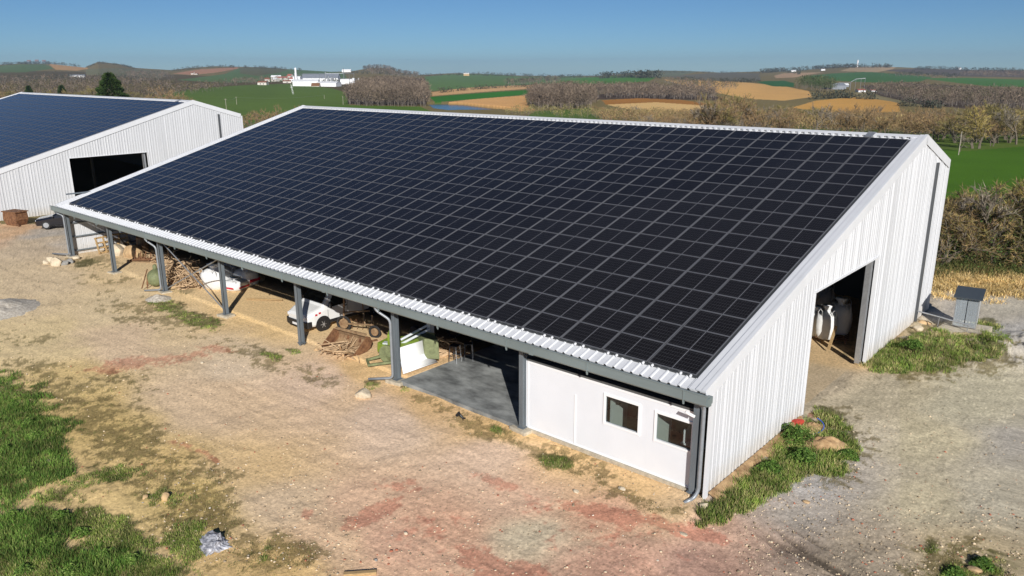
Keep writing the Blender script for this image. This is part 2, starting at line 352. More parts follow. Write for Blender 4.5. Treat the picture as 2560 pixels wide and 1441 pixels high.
# masks: centre px, radii px, rotation, strength
GREEN = [(-20,1090,175,140,0,1.2),(90,1150,85,75,0,.9),(40,985,70,32,15,.9),(60,1320,130,50,-20,.75),(0,1430,190,70,0,1.0),(260,1330,130,60,20,.8),(330,1420,160,40,0,.8),(170,1400,120,50,0,.85),(470,1350,70,60,0,.7),(270,1190,120,45,-20,.6),(420,1240,70,30,0,.55),(430,770,60,20,20,.9),(500,800,55,18,15,1),(680,888,34,9,15,.8),(730,875,26,8,10,.6),(930,957,22,8,0,.9),(1390,1152,44,18,10,1.0),(1010,968,14,6,0,.9),(85,549,32,10,-8,1),(235,655,60,10,-10,.8),(460,728,34,8,0,.8),(640,1390,40,14,-10,.6),(670,1370,26,10,0,.5),
 (1800,1262,60,22,-28,1.2),(1880,1215,75,30,-35,1.2),(1960,1160,85,42,-38,1.3),(2010,1110,75,60,0,1.3),(2085,1105,60,52,25,.9),(2080,1040,55,18,25,.8),(2060,1160,75,18,0,.7),(2240,885,85,32,-5,1.3),(2340,880,110,34,0,1.2),(2440,868,90,34,0,.8),(2470,808,38,14,10,.8),(2120,886,18,7,0,.7),(2405,1420,60,26,0,.62),(2480,1400,46,32,0,.75),(2330,1358,26,10,0,.65),(2540,1440,30,30,0,.55),(1245,1075,30,12,20,.5),(30,1210,60,30,0,.7),(150,1240,90,30,0,.6)]
MOSS = [(150,1000,180,70,20,.9),(300,1100,140,80,20,.85),(280,960,120,50,0,.6),(450,1200,150,60,0,.8),(500,1290,120,80,0,.9),(650,1390,140,60,0,.8),(400,790,160,40,12,.7),(640,890,110,26,20,.8),(780,935,80,24,22,.7),(1230,1080,120,28,22,.75),(1420,1160,130,34,20,.8),(1600,1250,120,26,15,.7),(1700,1275,60,14,0,.7),(1080,1010,90,18,20,.6),(2350,880,200,60,0,1),(2470,880,100,50,0,.9),(2420,1410,160,70,0,.8),(2050,1120,130,90,-10,.9),(60,850,120,30,0,.4),(250,655,100,20,0,.6),(280,700,120,16,0,.5),(380,700,60,14,0,.4),(480,830,120,20,10,.5)]
RED = [(300,915,95,18,-8,.9),(470,893,110,17,-10,.7),(540,872,55,10,5,.8),(450,1112,36,12,15,.8),(520,1140,50,10,30,.5),(1250,1212,70,15,18,.95),(1340,1268,70,24,0,.5),(1560,1292,190,19,10,1.1),(1725,1332,110,16,12,1.35),(1170,1400,80,48,0,.85),(1290,1432,90,26,0,.9),(930,1285,80,22,-25,.8),(1010,1215,90,22,10,.5),(1100,1330,200,70,0,.35),(1500,1340,260,60,0,.4),(770,1285,20,12,0,.9),(1650,1400,160,40,0,.3),(60,640,60,14,0,.0),(2050,1040,36,10,0,.9),(2070,1065,40,10,15,.8)]
STRAW = [(2440,690,160,26,4,1.2)]
def mask(px, py, L, nz, amp=.55):
    m = np.zeros(px.shape)
    for cx, cy, rx, ry, a, s in L:
        c, q = math.cos(R(a)), math.sin(R(a)); dx = px-cx; dy = py-cy
        u = (dx*c+dy*q)/rx; v_ = (-dx*q+dy*c)/ry
        m = np.maximum(m, s*np.exp(-.9*(u*u+v_*v_)))
    return sm(.30, .55, m+nz*amp*np.clip(m*2.2, 0, 1))
FIELDS = [([(-300,178),(0,176),(300,182),(560,192),(860,205),(880,232),(500,262),(300,300),(-300,300)],(86,76,52)),
 ([(380,245),(450,226),(520,219),(640,212),(735,210),(830,221),(864,232),(872,264),(800,264),(760,300),(640,330),(520,270),(450,252)],(84,104,46)),
 ([(800,262),(1050,267),(1085,282),(1120,300),(760,300)],(78,104,38)),
 ([(862,212),(1060,195),(1075,232),(1065,262),(870,260)],(70,60,50)),
 ([(1078,231),(1130,224),(1220,216),(1342,213),(1325,222),(1200,231),(1080,240)],(186,148,104)),
 ([(1072,243),(1120,239),(1220,232),(1322,225),(1318,237),(1200,247),(1088,256)],(50,104,36)),
 ([(1092,259),(1180,249),(1312,239),(1318,262),(1338,276),(1300,279),(1235,271),(1160,262)],(196,150,96)),
 ([(1060,192),(1130,186),(1230,186),(1300,192),(1440,192),(1560,195),(1440,206),(1280,214),(1180,219),(1075,228)],(88,112,66)),
 ([(1350,214),(1420,200),(1500,192),(1560,189),(1640,194),(1620,204),(1480,213)],(72,112,44)),
 ([(1340,278),(1480,270),(1600,282),(1760,286),(1760,300),(1300,300)],(80,100,42)),
 ([(1655,199),(1760,202),(1850,205),(1960,216),(2022,228),(2030,243),(1960,252),(1880,248),(1820,238),(1740,222)],(192,150,92)),
 ([(1480,238),(1640,222),(1740,228),(1800,244),(1790,252),(1600,247),(1480,250)],(74,62,52)),
 ([(1505,251),(1600,246),(1700,250),(1782,260),(1780,266),(1640,256),(1515,262)],(150,104,52)),
 ([(1515,262),(1640,256),(1782,266),(1778,280),(1700,290),(1580,276)],(206,170,112)),
 ([(2040,252),(2130,244),(2200,248),(2245,258),(2250,280),(2100,285),(1980,270)],(182,138,74)),
 ([(2140,232),(2200,234),(2330,256),(2300,264),(2200,250),(2130,240)],(128,118,86)),
 ([(1885,204),(1960,202),(1985,208),(1985,218),(1930,216)],(50,92,50)),
 ([(2010,192),(2080,184),(2170,180),(2250,186),(2330,193),(2300,204),(2200,207),(2060,202)],(66,100,54)),
 ([(2300,196),(2420,195),(2600,201),(2700,220),(2480,217),(2380,206)],(70,106,50)),
 ([(2150,215),(2250,208),(2380,214),(2560,228),(2700,230),(2700,275),(2440,275),(2300,262),(2200,240)],(82,70,58)),
 ([(2200,176),(2300,172),(2600,178),(2700,196),(2400,192),(2290,184)],(86,78,68)),
 ([(2100,178),(2130,168),(2200,164),(2245,167),(2230,174),(2190,181)],(158,136,104)),
 ([(1935,190),(1960,184),(2060,181),(2020,188),(1990,194),(1940,196)],(160,132,102)),
 ([(1660,192),(1800,182),(1900,184),(1900,202),(1850,204),(1700,199)],(98,94,80)),
 ([(1560,185),(1640,178),(1750,178),(1700,190),(1640,194)],(100,104,84)),
 ([(-300,166),(0,163),(60,160),(120,163),(135,172),(60,181),(-300,184)],(86,104,66)),
 ([(118,160),(160,159),(190,163),(222,172),(190,177),(140,175)],(176,138,92)),
 ([(215,173),(300,170),(420,180),(400,196),(300,190),(215,188)],(104,102,76)),
 ([(430,184),(500,174),(590,168),(600,171),(540,182),(480,188)],(158,118,92)),
 ([(480,196),(560,186),(600,170),(700,172),(860,182),(870,200),(760,203),(640,205),(560,208),(440,200)],(84,104,66)),
 ([(600,170),(640,168),(720,174),(700,182),(640,190),(600,184)],(92,92,66)),
 ([(2335,372),(2420,376),(2560,366),(2760,362),(2900,420),(2900,505),(2560,480),(2340,505),(2250,450)],(66,98,26)),
 ([(1900,300),(2330,335),(2560,330),(2800,330),(2800,366),(2560,366),(2420,378),(2330,372),(2000,340)],(84,100,42)),
 ([(2300,505),(2560,480),(2900,505),(2900,660),(2560,660),(2300,650)],(78,72,42))]
FARCOL = lin(112, 100, 66)
def ground_color(x, y, px, py, d):
    n = len(x); col = np.tile(FARCOL, (n, 1))
    fn = fbm(x/(d*.05+4), y/(d*.05+4), 4, 60)
    jx = fn*2.0
    for poly, c in FIELDS:
        i = inpoly(px+jx, py+jx*.25, poly); col[i] = lin(*c)
    # rows and tone patches inside the fields
    rows = fbm(x*.012+y*.004, y*.16-x*.05, 3, 62)
    col = col*(1+.15*fn+.10*rows)[:, None]
    col = col*1.32
    far = d > 85
    i = np.where(~far | (py > 560))[0]
    X, Y, PX, PY, D = x[i], y[i], px[i], py[i], d[i]
    wsum = np.zeros(len(i)); acc = np.zeros((len(i), 3))
    wx = PX+fbm(X*.3, Y*.3, 3, 70)*90; wy = PY+fbm(X*.3, Y*.3, 3, 75)*45
    for q in SMP:
        wgt = 1/((wx-q[0])**2+(2.0*(wy-q[1]))**2+900)**1.9; wsum += wgt; acc += wgt[:, None]*lin(*q[2:])[None]
    base = acc/wsum[:, None]*KG
    a = fbm(X*.8, Y*.8, 4, 80); b = fbm(X*5, Y*5, 4, 90, .6); st = fbm(X*.5+Y*.2, Y*3-X*.3, 4, 95)
    st2 = fbm(X*2.0-Y*1.5, X*.35+Y*.45, 4, 98)
    rgt = sm(1700, 1950, PX)
    ta, tb_ = G(1930, 1290), G(2180, 1441); tx, ty = tb_.x-ta.x, tb_.y-ta.y; tl = math.hypot(tx, ty); tx /= tl; ty /= tl
    al = (X-ta.x)*tx+(Y-ta.y)*ty; pe = -(X-ta.x)*ty+(Y-ta.y)*tx+.12*np.sin(al*.9)
    trk = np.exp(-(pe/1.15)**2)*sm(-.6, 1.2, al)*(.35+.65*sm(-.15, .45, fbm(pe*4.5, al*.45, 4, 150)))
    base = base*(1+.13*a+.16*b+.16*(st*(1-rgt)+st2*rgt))[:, None]
    base = base*(1-.12*rgt)[:, None]
    base = base*(1-.72*trk)[:, None]
    crk = np.abs(fbm(X*2.2, Y*2.2+X*.6, 5, 160, .6)); base = base*(1-.20*(1-sm(.0, .05, crk)))[:, None]
    g1 = fbm(X*.9, Y*.9, 4, 110, .65); g2 = fbm(X*3.1, Y*3.1, 4, 120, .7)
    mo = mask(PX, PY, MOSS, g1*.8+g2*1.5-.12, .9)[:, None]; base = base*(1-.66*mo)+.66*mo*np.array([.155, .120, .038])*(1+.4*b)[:, None]
    rd = mask(PX, PY, RED, g1*.5+g2*1.0, .75)[:, None]; base = base*(1-.55*rd)+.55*rd*np.array([.50, .15, .085])*(1+.35*b)[:, None]
    sw = mask(PX, PY, STRAW, g2, .4)[:, None]; base = base*(1-sw)+sw*(np.array([.60, .42, .17])*(1+.5*b)[:, None]*np.clip(1+1.5*g2, .25, 1.4)[:, None])
    gr = mask(PX, PY, GREEN, g1*.6+g2*.7, .6)[:, None]; base = base*(1-.85*gr)+.85*gr*np.array([.10, .095, .032])*(1+.4*b)[:, None]
    # crushed pale stones speckle
    sp = vn(X*14, Y*14, 130); sp2 = vn(X*7+3, Y*11, 131); base = base*(1+.25*(sp > .86)-.24*(sp < .10)-.34*(sp2 < .06)+.14*(sp2 > .93))[:, None]
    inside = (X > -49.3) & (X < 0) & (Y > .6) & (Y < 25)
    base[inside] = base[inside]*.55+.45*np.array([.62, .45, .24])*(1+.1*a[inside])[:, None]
    base = base*np.where(inside & (X < -4), 1-.8*sm(3.9, 5.5, Y+.4*a), 1)[:, None]  # deep interior shade painted into the floor colour
    wgt = (1-sm(70, 95, D))[:, None]*np.where(PY > 560, 1, 0)[:, None]; wgt = np.where(D[:, None] < 60, 1, wgt)
    wgt = np.where(((PX > 2250) & (PY < 655))[:, None], 0, wgt)
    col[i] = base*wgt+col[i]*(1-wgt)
    t_ = (sm(350, 800, px)*(1-sm(1850, 2000, px))*sm(840, 930, py))[:, None]; lum = np.array([1.035, .99, .965])
    yard = ((d < 60) & (px < 2250))[:, None]; col = np.where(yard, col*np.array([1.07, 1.045, 1.01])*(1+(lum-1)*t_), col)
    gy_ = col.mean(1, keepdims=True); col = np.where(yard, col*.86+gy_*.14, col)
    mxc = col.max(1, keepdims=True); col = col*np.where(mxc < .74, 1, (.74+.10*np.tanh((mxc-.74)/.3))/np.maximum(mxc, 1e-4)).clip(0, 1)
    return np.clip(col, .004, .85)
def build_ground():
    u = np.concatenate([np.linspace(-60, 2620, 1000)])
    th = np.arctan((u-W0/2)/FPX/math.cos(PIT)*.985)
    th = np.concatenate([np.linspace(-math.pi, th[0]-.05, 60), th, np.linspace(th[-1]+.05, math.pi, 61)[:-1]])
    ys = np.concatenate([np.arange(1500, 500, -2.7), np.arange(500, 300, -1.6), np.arange(300, 155, -.8)])
    r1 = []
    dd = np.geomspace(10, 3600, 8000); yy = np.where(dd < 95, H0/2-FPX*((-CAM[2])*math.cos(PIT)+dd*math.sin(PIT))/(dd*math.cos(PIT)+CAM[2]*math.sin(PIT)), np.interp(-1/dd, -1/TD, TY))
    r1 = np.interp(-ys, -yy, dd)
    r1 = np.unique(r1[r1 < 3590]); rr = np.concatenate([[.3, 4, 8, 12], r1[r1 > 13], [3700, 4000, 4500, 5500, 6500]])
    T, RR = np.meshgrid(th, rr); f = RR*np.cos(T); l = RR*np.sin(T)
    X = (CAM[0]+f*FH[0]+l*RH[0]).ravel(); Y = (CAM[1]+f*FH[1]+l*RH[1]).ravel()
    Z = height(X, Y)
    V = np.stack([X, Y, Z], 1); px, py, dp = project(V); pxf, d = px_of(X, Y)
    back = dp < 2; px = np.where(back, pxf, px); py = np.where(back, 1500, py)
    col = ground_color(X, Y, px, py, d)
    nr, nc = len(rr), len(th); a = np.arange((nr-1)*nc).reshape(nr-1, nc); b = np.roll(a, -1, 1)
    F = np.stack([a, b, b+nc, a+nc], -1)[:, :].reshape(-1, 4)
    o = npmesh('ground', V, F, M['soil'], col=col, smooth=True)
    tag(o, None, None, None, 'structure'); print('ground', V.shape)
    return o
M['soil'] = mat('soil', (.4, .3, .2), 1.0, attr='col', noise=.22, scale=9, bump=.6, bscale=17, spec=.1)
build_ground()
# lake
me = MB(); me.add([G(px, py, LZ) for px, py in LAKE][::-1], [tuple(range(len(LAKE)))])
M['water'] = mat('water', (.04, .085, .11), .2, bump=.1, bscale=.6, spec=.18)
tag(me.build('lake', M['water']), kind='structure')
# ------------------------------------------------------------------ the barns
XG, XL, YE, ZE, YR, ZR, YB, ZB = .34, -49.42, -.44, 3.606, 20.36, 9.645, 25.583, 8.03
LS = math.hypot(YR-YE, ZR-ZE); SD = ((YR-YE)/LS, (ZR-ZE)/LS); ANG = math.atan2(SD[1], SD[0])
LB = math.hypot(YB-YR, ZB-ZR); BD = ((YB-YR)/LB, (ZB-ZR)/LB)
def FS(x, s, h=0): return Vector((x, YE+s*SD[0]-h*SD[1], ZE+s*SD[1]+h*SD[0]))
def BS(x, s, h=0): return Vector((x, YR+s*BD[0]-h*BD[1], ZR+s*BD[1]+h*BD[0]))
def sbox(mb, S, x0, x1, s0, s1, h0, h1, mi=0):
    P = [S(x, s, h) for h in (h0, h1) for x, s in ((x0, s0), (x1, s0), (x1, s1), (x0, s1))]
    return mb.add(P, [(3, 2, 1, 0), (4, 5, 6, 7), (0, 1, 5, 4), (1, 2, 6, 5), (2, 3, 7, 6), (3, 0, 4, 7)], mi)
def roofz(y): return ZE+(y-YE)*SD[1]/SD[0] if y < YR else ZR+(y-YR)*BD[1]/BD[0]
barn = empty('barn', (0, 0, 0), 0, 'large white barn with black solar roof, open along its low eave, nearest the camera', 'barn', 'white solar barns')
def add_part(mb, name, m, **k): return mb.build(name, m, barn, **k)
# ribbed roof sheets
def ribbed(S, L, pitch=.3325, hr=.034):
    mb = MB(); prof = []
    x = XL+.05
    while x < XG-.05:
        prof += [(x, 0), (x+pitch*.66, 0), (x+pitch*.76, hr), (x+pitch*.92, hr)]; x += pitch
    prof = [(min(a, XG-.02), b) for a, b in prof]
    vs = [S(a, 0, b-.06) for a, b in prof]+[S(a, L, b-.06) for a, b in prof]; n = len(prof)
    mb.add(vs, [(i, i+1, i+1+n, i+n) for i in range(n-1)])
    # small rolled drip lip at the end of each pan
    for i in range(0, n-4, 4):
        a, b = prof[i][0]+.004, prof[i+1][0]-.004
        sbox(mb, S, a, b, -.012, .02, -.085, -.058)
    return mb
o = add_part(ribbed(FS, LS-.1), 'roof_sheet', M['white'])
md = o.modifiers.new('s', 'SOLIDIFY'); md.thickness = .012
mb = ribbed(lambda x, s, h: BS(x, LB-s, h), LB-.1); o = add_part(mb, 'roof_sheet', M['white']); md = o.modifiers.new('s', 'SOLIDIFY'); md.thickness = .012
mb = MB(); sbox(mb, FS, XL+.1, XG-.1, .05, LS-.05, -.16, -.10); sbox(mb, BS, XL+.1, XG-.1, .05, LB-.05, -.16, -.10); add_part(mb, 'underside_shade_sheet', M['undershade'])  # added dark sheet, stands in for shade under the pale roof
# ridge cap with rib closures
mb = MB(); sbox(mb, FS, XL+.02, XG+.02, LS-.30, LS+.01, .0, .018); sbox(mb, BS, XL+.02, XG+.02, 0, .30, .0, .018)
x = XL+.05+.3325*.84
while x < XG-.3:
    sbox(mb, FS, x-.07, x+.07, LS-.42, LS-.30, -.02, .012); x += .3325
add_part(mb, 'ridge_cap', M['white'])
mb = MB(); sbox(mb, FS, -2.28, -1.93, LS-.62, LS+.05, .022, .05); sbox(mb, BS, -2.28, -1.93, -.05, .4, .022, .05); add_part(mb, 'cable_cover', M['galv'])
# rake flashings
for side in (1, -1):
    mb = MB(); X = XG if side > 0 else XL
    i0, i1 = (X-.40, X-.30) if side > 0 else (X+.30, X+.42)
    for S, L in ((FS, LS), (BS, LB)):
        a, b = sorted((X-side*.30, X+side*.03)); sbox(mb, S, a, b, -.02, L+.004, -.02, .035)
        a, b = sorted((X-side*.52, X-side*.31)); sbox(mb, S, a, b, -.02, L-.02, -.05, .0)
        a, b = sorted((X-side*.10, X+side*.032)); sbox(mb, S, a, b, -.02, L+.004, .036, .058)
        a, b = sorted((X+side*.012, X+side*.034)); sbox(mb, S, a, b, -.02, L+.004, -.36, -.021)
    add_part(mb, 'rake_flashing', M['white'])
# gable walls, ribbed, with the door opening
def gable(X, out, door, zbot=-.15):
    mb = MB(); pitch = .25; prof = []
    y = .02; ph = 0
    ys = []
    while y < YB-.05:
        ys += [(y, 0), (y+.155, 0), (y+.176, .021), (y+.222, .021)]; y += pitch
    ys.append((YB-.02, 0)); n = len(ys)
    def zb(y): return zbot
    for i in range(n-1):
        (y0, h0), (y1, h1) = ys[i], ys[i+1]
        zb0 = zb1 = zbot
        if door and door[0] < (y0+y1)/2 < door[1]: zb0 = zb1 = door[2]
        x0, x1 = X+out*h0, X+out*h1
        mb.add([(x0, y0, zb0), (x1, y1, zb1), (x1, y1, roofz(y1)-.12), (x0, y0, roofz(y0)-.12)], [(0, 1, 2, 3)])
    o = add_part(mb, 'gable_wall', M['clad']); md = o.modifiers.new('s', 'SOLIDIFY'); md.thickness = .02
    return o
DY0, DY1, DZ = 7.77, 15.02, 4.81
gable(XG-.04, 1, (DY0, DY1, DZ)); gable(XL+.04, -1, None)
mb = MB()   # corner and base trims
mb.box((XG-.01, .05, 1.62), (.10, .16, 3.55)); add_part(mb, 'corner_trim', M['white']); mb = MB(); mb.box((XL+.01, .05, 1.62), (.10, .16, 3.5)); add_part(mb, 'corner_trim', M['white'])
mb = MB(); t = .03
mb.box((XG-.03, DY0-.01, DZ/2), (.14, .05, DZ)); mb.box((XG-.03, DY1+.02, DZ/2), (.14, .05, DZ)); mb.box((XG-.03, (DY0+DY1)/2, DZ+.02), (.14, DY1-DY0+.1, .05)); add_part(mb, 'door_frame', M['white'])
def ibeam(mb, a, b, w_, h_, up=(0, 0, 1), tf=.014, tw=.01):
    a = Vector(a); b = Vector(b); d = (b-a).normalized(); upv = Vector(up); s = d.cross(upv).normalized(); u = s.cross(d).normalized()
    Mx = Matrix((d, s, u)).transposed(); L = (b-a).length; c = (a+b)/2
    mb.box(c+u*(h_/2-tf/2), (L, w_, tf), M=Mx); mb.box(c-u*(h_/2-tf/2), (L, w_, tf), M=Mx); mb.box(c, (L, tw, h_-2*tf-.002), M=Mx)
mb = MB(); ibeam(mb, (.12, 14.72, 0), (.12, 14.72, 5.2), .22, .24, up=(0, 1, 0)); add_part(mb, 'door_post', M['galv'])
# posts with footings
for k in range(8):
    x = -7*k + (-.06 if k == 0 else 0) + (.0)
    mb = MB(); ibeam(mb, (x, .0, -.2), (x, .0, 3.45), .19, .24, up=(0, 1, 0)); mb.box((x, 0, .012), (.3, .34, .02)); mb.box((x, 0, 3.33), (.2, .25, .02))
    add_part(mb, 'post', M['post'])
    if k in (1, 2, 4, 5, 6, 7):
        mb = MB(); mb.box((x, -.02, -.1), (.85, .62, .2), rz=.12*(-1)**k); add_part(mb, 'footing', M['concrete'], bevel=.04)
    if k in range(8):
        for yy in ((12.5,) if k else ()):
            mb = MB(); ibeam(mb, (x, yy, 0), (x, yy, roofz(yy)-.5), .2, .24, up=(0, 1, 0)); add_part(mb, 'post', M['darksteel'])
# frames under the roof
mb = MB()
for k in range(8):
    x = -7*k-(.06 if k == 0 else 0)
    ibeam(mb, FS(x, .35, -.42), FS(x, LS-.2, -.42), .18, .3); ibeam(mb, BS(x, .2, -.42), BS(x, LB-.2, -.42), .18, .3)
add_part(mb, 'rafters', M['darksteel'])
mb = MB(); s = .5
while s < LS-.3: sbox(mb, FS, XL+.15, XG-.15, s-.03, s+.03, -.36, -.17); s += 1.6
add_part(mb, 'purlins', M['darksteel'])
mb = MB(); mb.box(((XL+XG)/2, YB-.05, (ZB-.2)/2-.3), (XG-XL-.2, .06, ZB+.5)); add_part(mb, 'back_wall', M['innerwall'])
mb = MB()
for z in (.25, 1.25, 2.25, 3.3, 4.3): mb.box((XL+.13, 12, z), (.10, 23.4, .09))
add_part(mb, 'girts', M['post'])
# eave gutter with brackets
mb = MB(); y0, y1, z0, z1 = YE-.20, YE-.01, ZE-.385, ZE-.03
mb.prism([(y0, z1), (y0-.01, z0+.05), (y0+.03, z0), (y1, z0), (y1, z1-.05)], XL-.42, XG+.16)
mb.prism([(y0-.022, z1+.012), (y0-.022, z1-.022), (y0+.01, z1-.022), (y0+.01, z1+.012)], XL-.42, XG+.16)
x = -.25
while x > XL:
    mb.box((x, y0-.014, (z0+z1)/2-.03), (.035, .02, z1-z0+.03)); mb.box((x, y0+.02, z0-.05), (.05, .03, .10)); x -= 3.5
for q in (-6.1, -18, -30, -42): mb.box((q, y0-.007, (z0+z1)/2), (.20, .014, z1-z0-.01))
add_part(mb, 'gutter', M['gutter'])
mb = MB(); mb.box((XG+.115, YE-.02, ZE-.23), (.14, .3, .22)); mb.box((XG+.09, YE+.1, ZE-.38), (.1, .12, .14)); add_part(mb, 'gutter_end', M['gutter'])
# solar panels
NC, NR, CP, RP, XA, S0 = 28, 18, 1.7233, 1.1338, -.2538, .5898
def panel_geo(mb, cx, cy):
    a, b = 1.672/2, 1.116/2; f = .021
    mb.box((cx, cy, -.006), (2*a-2*f, 2*b-2*f, .03), mi=0)
    mb.box((cx-a+f/2, cy, -.002), (f, 2*b, .04), mi=1); mb.box((cx+a-f/2, cy, -.002), (f, 2*b, .04), mi=1)
    mb.box((cx, cy-b+f/2, -.002), (2*a-2*f, f, .038), mi=1); mb.box((cx, cy+b-f/2, -.002), (2*a-2*f, f, .038), mi=1)
    mb.box((cx, cy, .0085), (.017, 2*b-2*f, .004), mi=2)
mb = MB(); panel_geo(mb, 0, 0)
PM = [M['pv'], M['pvframe'], M['pvline']]
p0 = mb.build('solar_panel', PM, barn); base = p0
cells = []
for i in range(NC):
    for j in range(NR):
        c = FS(XA-(i+.5)*CP, S0+(j+.5)*RP, .02); X_, Y_, D_ = project(np.array([c])); cells.append((float(D_[0]), i, j))
cells.sort(); near = cells[:100]; rest = cells[100:]
for q, (_, i, j) in enumerate(near):
    p = p0 if q == 0 else p0.copy()
    if q: C.objects.link(p); p.parent = barn
    p.location = FS(XA-(i+.5)*CP, S0+(j+.5)*RP, .02); p.rotation_euler = (ANG+random.uniform(-.0012, .0012), random.uniform(-.001, .001), 0)
mb = MB()
for _, i, j in rest: panel_geo(mb, -(i+.5)*CP, (j+.5)*RP)
pr = mb.build('solar_panels', PM, barn); pr.location = FS(XA, S0, .02); pr.rotation_euler = (ANG, 0, 0); pr['kind'] = 'stuff'
mb = MB()
for i in range(NC+1): sbox(mb, FS, XA-i*CP-.045, XA-i*CP+.045, S0-.03, S0+NR*RP+.02, -.045, -.012)
sbox(mb, FS, XA-NC*CP-.05, XA+.05, S0-.06, S0-.005, -.05, -.002)
for j in range(1, NR): sbox(mb, FS, XA-NC*CP, XA, S0+j*RP-.02, S0+j*RP+.02, -.08, -.0455)
add_part(mb, 'mounting_rail', M['darksteel'])
# the twin barn beside it
twin = copy_tree(barn); twin.location = (-68.95, -.15, 0)
tag(twin, 'white barn with blue tinted solar roof and black doorway at the left edge', 'barn', 'white solar barns')
cl = None; x = XG-.75; q = 0
while x > XL+.9 and q < 95:
    if cl is None: m_ = MB(); m_.box((0, 0, 0), (.05, .08, .06)); cl = m_.build('panel_clamp', M['pvc'], barn); c_ = cl
    else: c_ = cl.copy(); C.objects.link(c_); c_.parent = barn
    c_.location = FS(x, S0-.08, .02); c_.rotation_euler = (ANG, 0, 0); x -= (.3325, .9975)[q % 2]; q += 1
# dark vertical drain on both gables
mb = MB(); mb.box((XG+.05, 22.98, 3.95), (.10, .17, 8.45)); add_part(mb, 'downpipe', M['darkpipe'])
mb.build('downpipe', M['darkpipe'], twin)
# downpipes of the eave
def dp(name, pts, r, parent=barn, m='pipe'): return MB().tube(pts, r, 10).build(name, M[m], parent, smooth=True)
def bend(pts, k=5, f=.18):
    out = [Vector(pts[0])]
    for i in range(1, len(pts)-1):
        a, b, c = Vector(pts[i-1]), Vector(pts[i]), Vector(pts[i+1]); p = b+(a-b).normalized()*f; q = b+(c-b).normalized()*f
        for t in np.linspace(0, 1, k): out.append(p*(1-t)**2+b*2*t*(1-t)+q*t*t)
    return out+[Vector(pts[-1])]
YP = -.20
for k in (2, 5):
    x = -7*k-.10
    dp('downpipe', bend([(x-.50, YE-.1, ZE-.38), (x-.50, YE-.08, ZE-.52), (x+.04, YP, ZE-.92), (x+.04, YP, .1), (x-.85, YP-.6, .0)]), .055)
x = -49.0; dp('downpipe', bend([(XL-.1, YE-.1, ZE-.38), (XL-.1, YE-.08, ZE-.5), (x-.02, YP, ZE-.7), (x-.02, YP, .12), (x-1.6, YP-.55, .02)]), .055)
dp('downpipe', bend([(.20, YE-.05, ZE-.38), (.20, -.16, ZE-.62), (.20, -.16, .22), (.13, -.30, -.02), (-.02, -.62, -.10)], f=.12), .06)
mb = MB(); mb.tube([(-.30, -.36, 2.76), (-.06, -.22, 2.62)], .05, 10); mb.build('overflow_pipe', M['pvc'], barn, smooth=True)
# cross bracing of one bay
for a, b in (((-28.1, .02, .15), (-34.9, .02, 3.1)), ((-34.9, .1, .15), (-28.1, .1, 3.1))):
    MB().tube([a, b], .035, 8).build('brace', M['galv'], barn)
# ------------------------------------------------------------------ office cabin
off = empty('office_cabin', (0, 0, 0), 0, 'white panelled office cabin with two windows built in under the right end of the eave', 'office')
OY = .10; X0, X1, ZT = -6.86, -.17, 2.60
wins = [(-3.48, -2.18, 1.27, 2.24), (-1.53, -.27, 1.28, 2.20)]
mb = MB(); th = .08
xs = [X0, -4.72, wins[0][0], wins[0][1], -1.86, wins[1][0], wins[1][1], X1]
for a, b in zip(xs[:-1], xs[1:]):
    wn = [w_ for w_ in wins if abs(w_[0]-a) < 1e-3]
    g = .0022
    if wn:
        mb.box(((a+b)/2, OY+th/2, wn[0][2]/2), (b-a-.0, th, wn[0][2])); mb.box(((a+b)/2, OY+th/2, (wn[0][3]+ZT)/2), (b-a, th, ZT-wn[0][3]))
    else: mb.box(((a+b)/2, OY+th/2, ZT/2), (b-a-g*(a in (-4.72, -1.86)), th, ZT))
mb.build('front_wall', M['panelwhite'], off)
mb = MB(); mb.box((X0-.04, 2.6, ZT/2), (.08, 5, ZT)); mb.build('side_wall', M['panelwhite'], off)
mb = MB(); mb.box(((X0+X1)/2, 3.4, ZT/2), (X1-X0, .08, ZT)); mb.build('back_wall', mat('brown_inner_wall', (.09, .065, .045), .8), off)
mb = MB(); mb.box(((X0-4.72)/2+.5, 1.75, ZT+.04), (3.2, 3.3, .07)); mb.box(((X1-3.75)/2+.02, 1.75, ZT+.06), (3.45, 3.3, .07)); mb.build('roof', mat('grey_ceiling_panel', (.09, .09, .085), .8), off)
mb = MB(); mb.box(((X0+X1)/2, OY-.012, ZT-.02), (X1-X0, .02, .07)); mb.box(((X0+X1)/2, OY-.012, .03), (X1-X0, .02, .05)); mb.box((-4.72, OY-.015, .97), (.05, .02, 1.86)); mb.box((X0+.02, OY-.012, ZT/2), (.04, .018, ZT-.12)); mb.build('trim', M['pvc'], off)
for a, b, c, d in wins:
    m2 = MB(); e = .075
    m2.box((a-e/2+.01, OY-.018, (c+d)/2), (e, .036, d-c+2*e)); m2.box((b+e/2-.01, OY-.018, (c+d)/2), (e, .036, d-c+2*e)); m2.box(((a+b)/2, OY-.018, c-e/2+.01), (b-a-.02, .034, e)); m2.box(((a+b)/2, OY-.018, d+e/2-.01), (b-a-.02, .034, e))
    fr = m2.build('window', M['pvc'], off, bevel=.004)
    m3 = MB(); m3.box(((a+b)/2, OY+.05, (c+d)/2), (b-a-.02, .008, d-c-.02)); m3.build('pane', M['glass'], fr)
mb = MB(); mb.box((-3.52, 1.0, 1.35), (.06, 1.0, 2.1)); mb.build('inner_door', M['pvc'], off)
mb = MB(); mb.tube([(-3.47, .72, 1.72), (-3.38, .72, 1.72), (-3.38, .84, 1.72)], .022, 8); mb.build('door_handle', M['darksteel'], off)
mb = MB(); mb.box((-1.72, .8, 1.35), (.05, 1.2, 2.5)); mb.build('partition', M['pvc'], off)
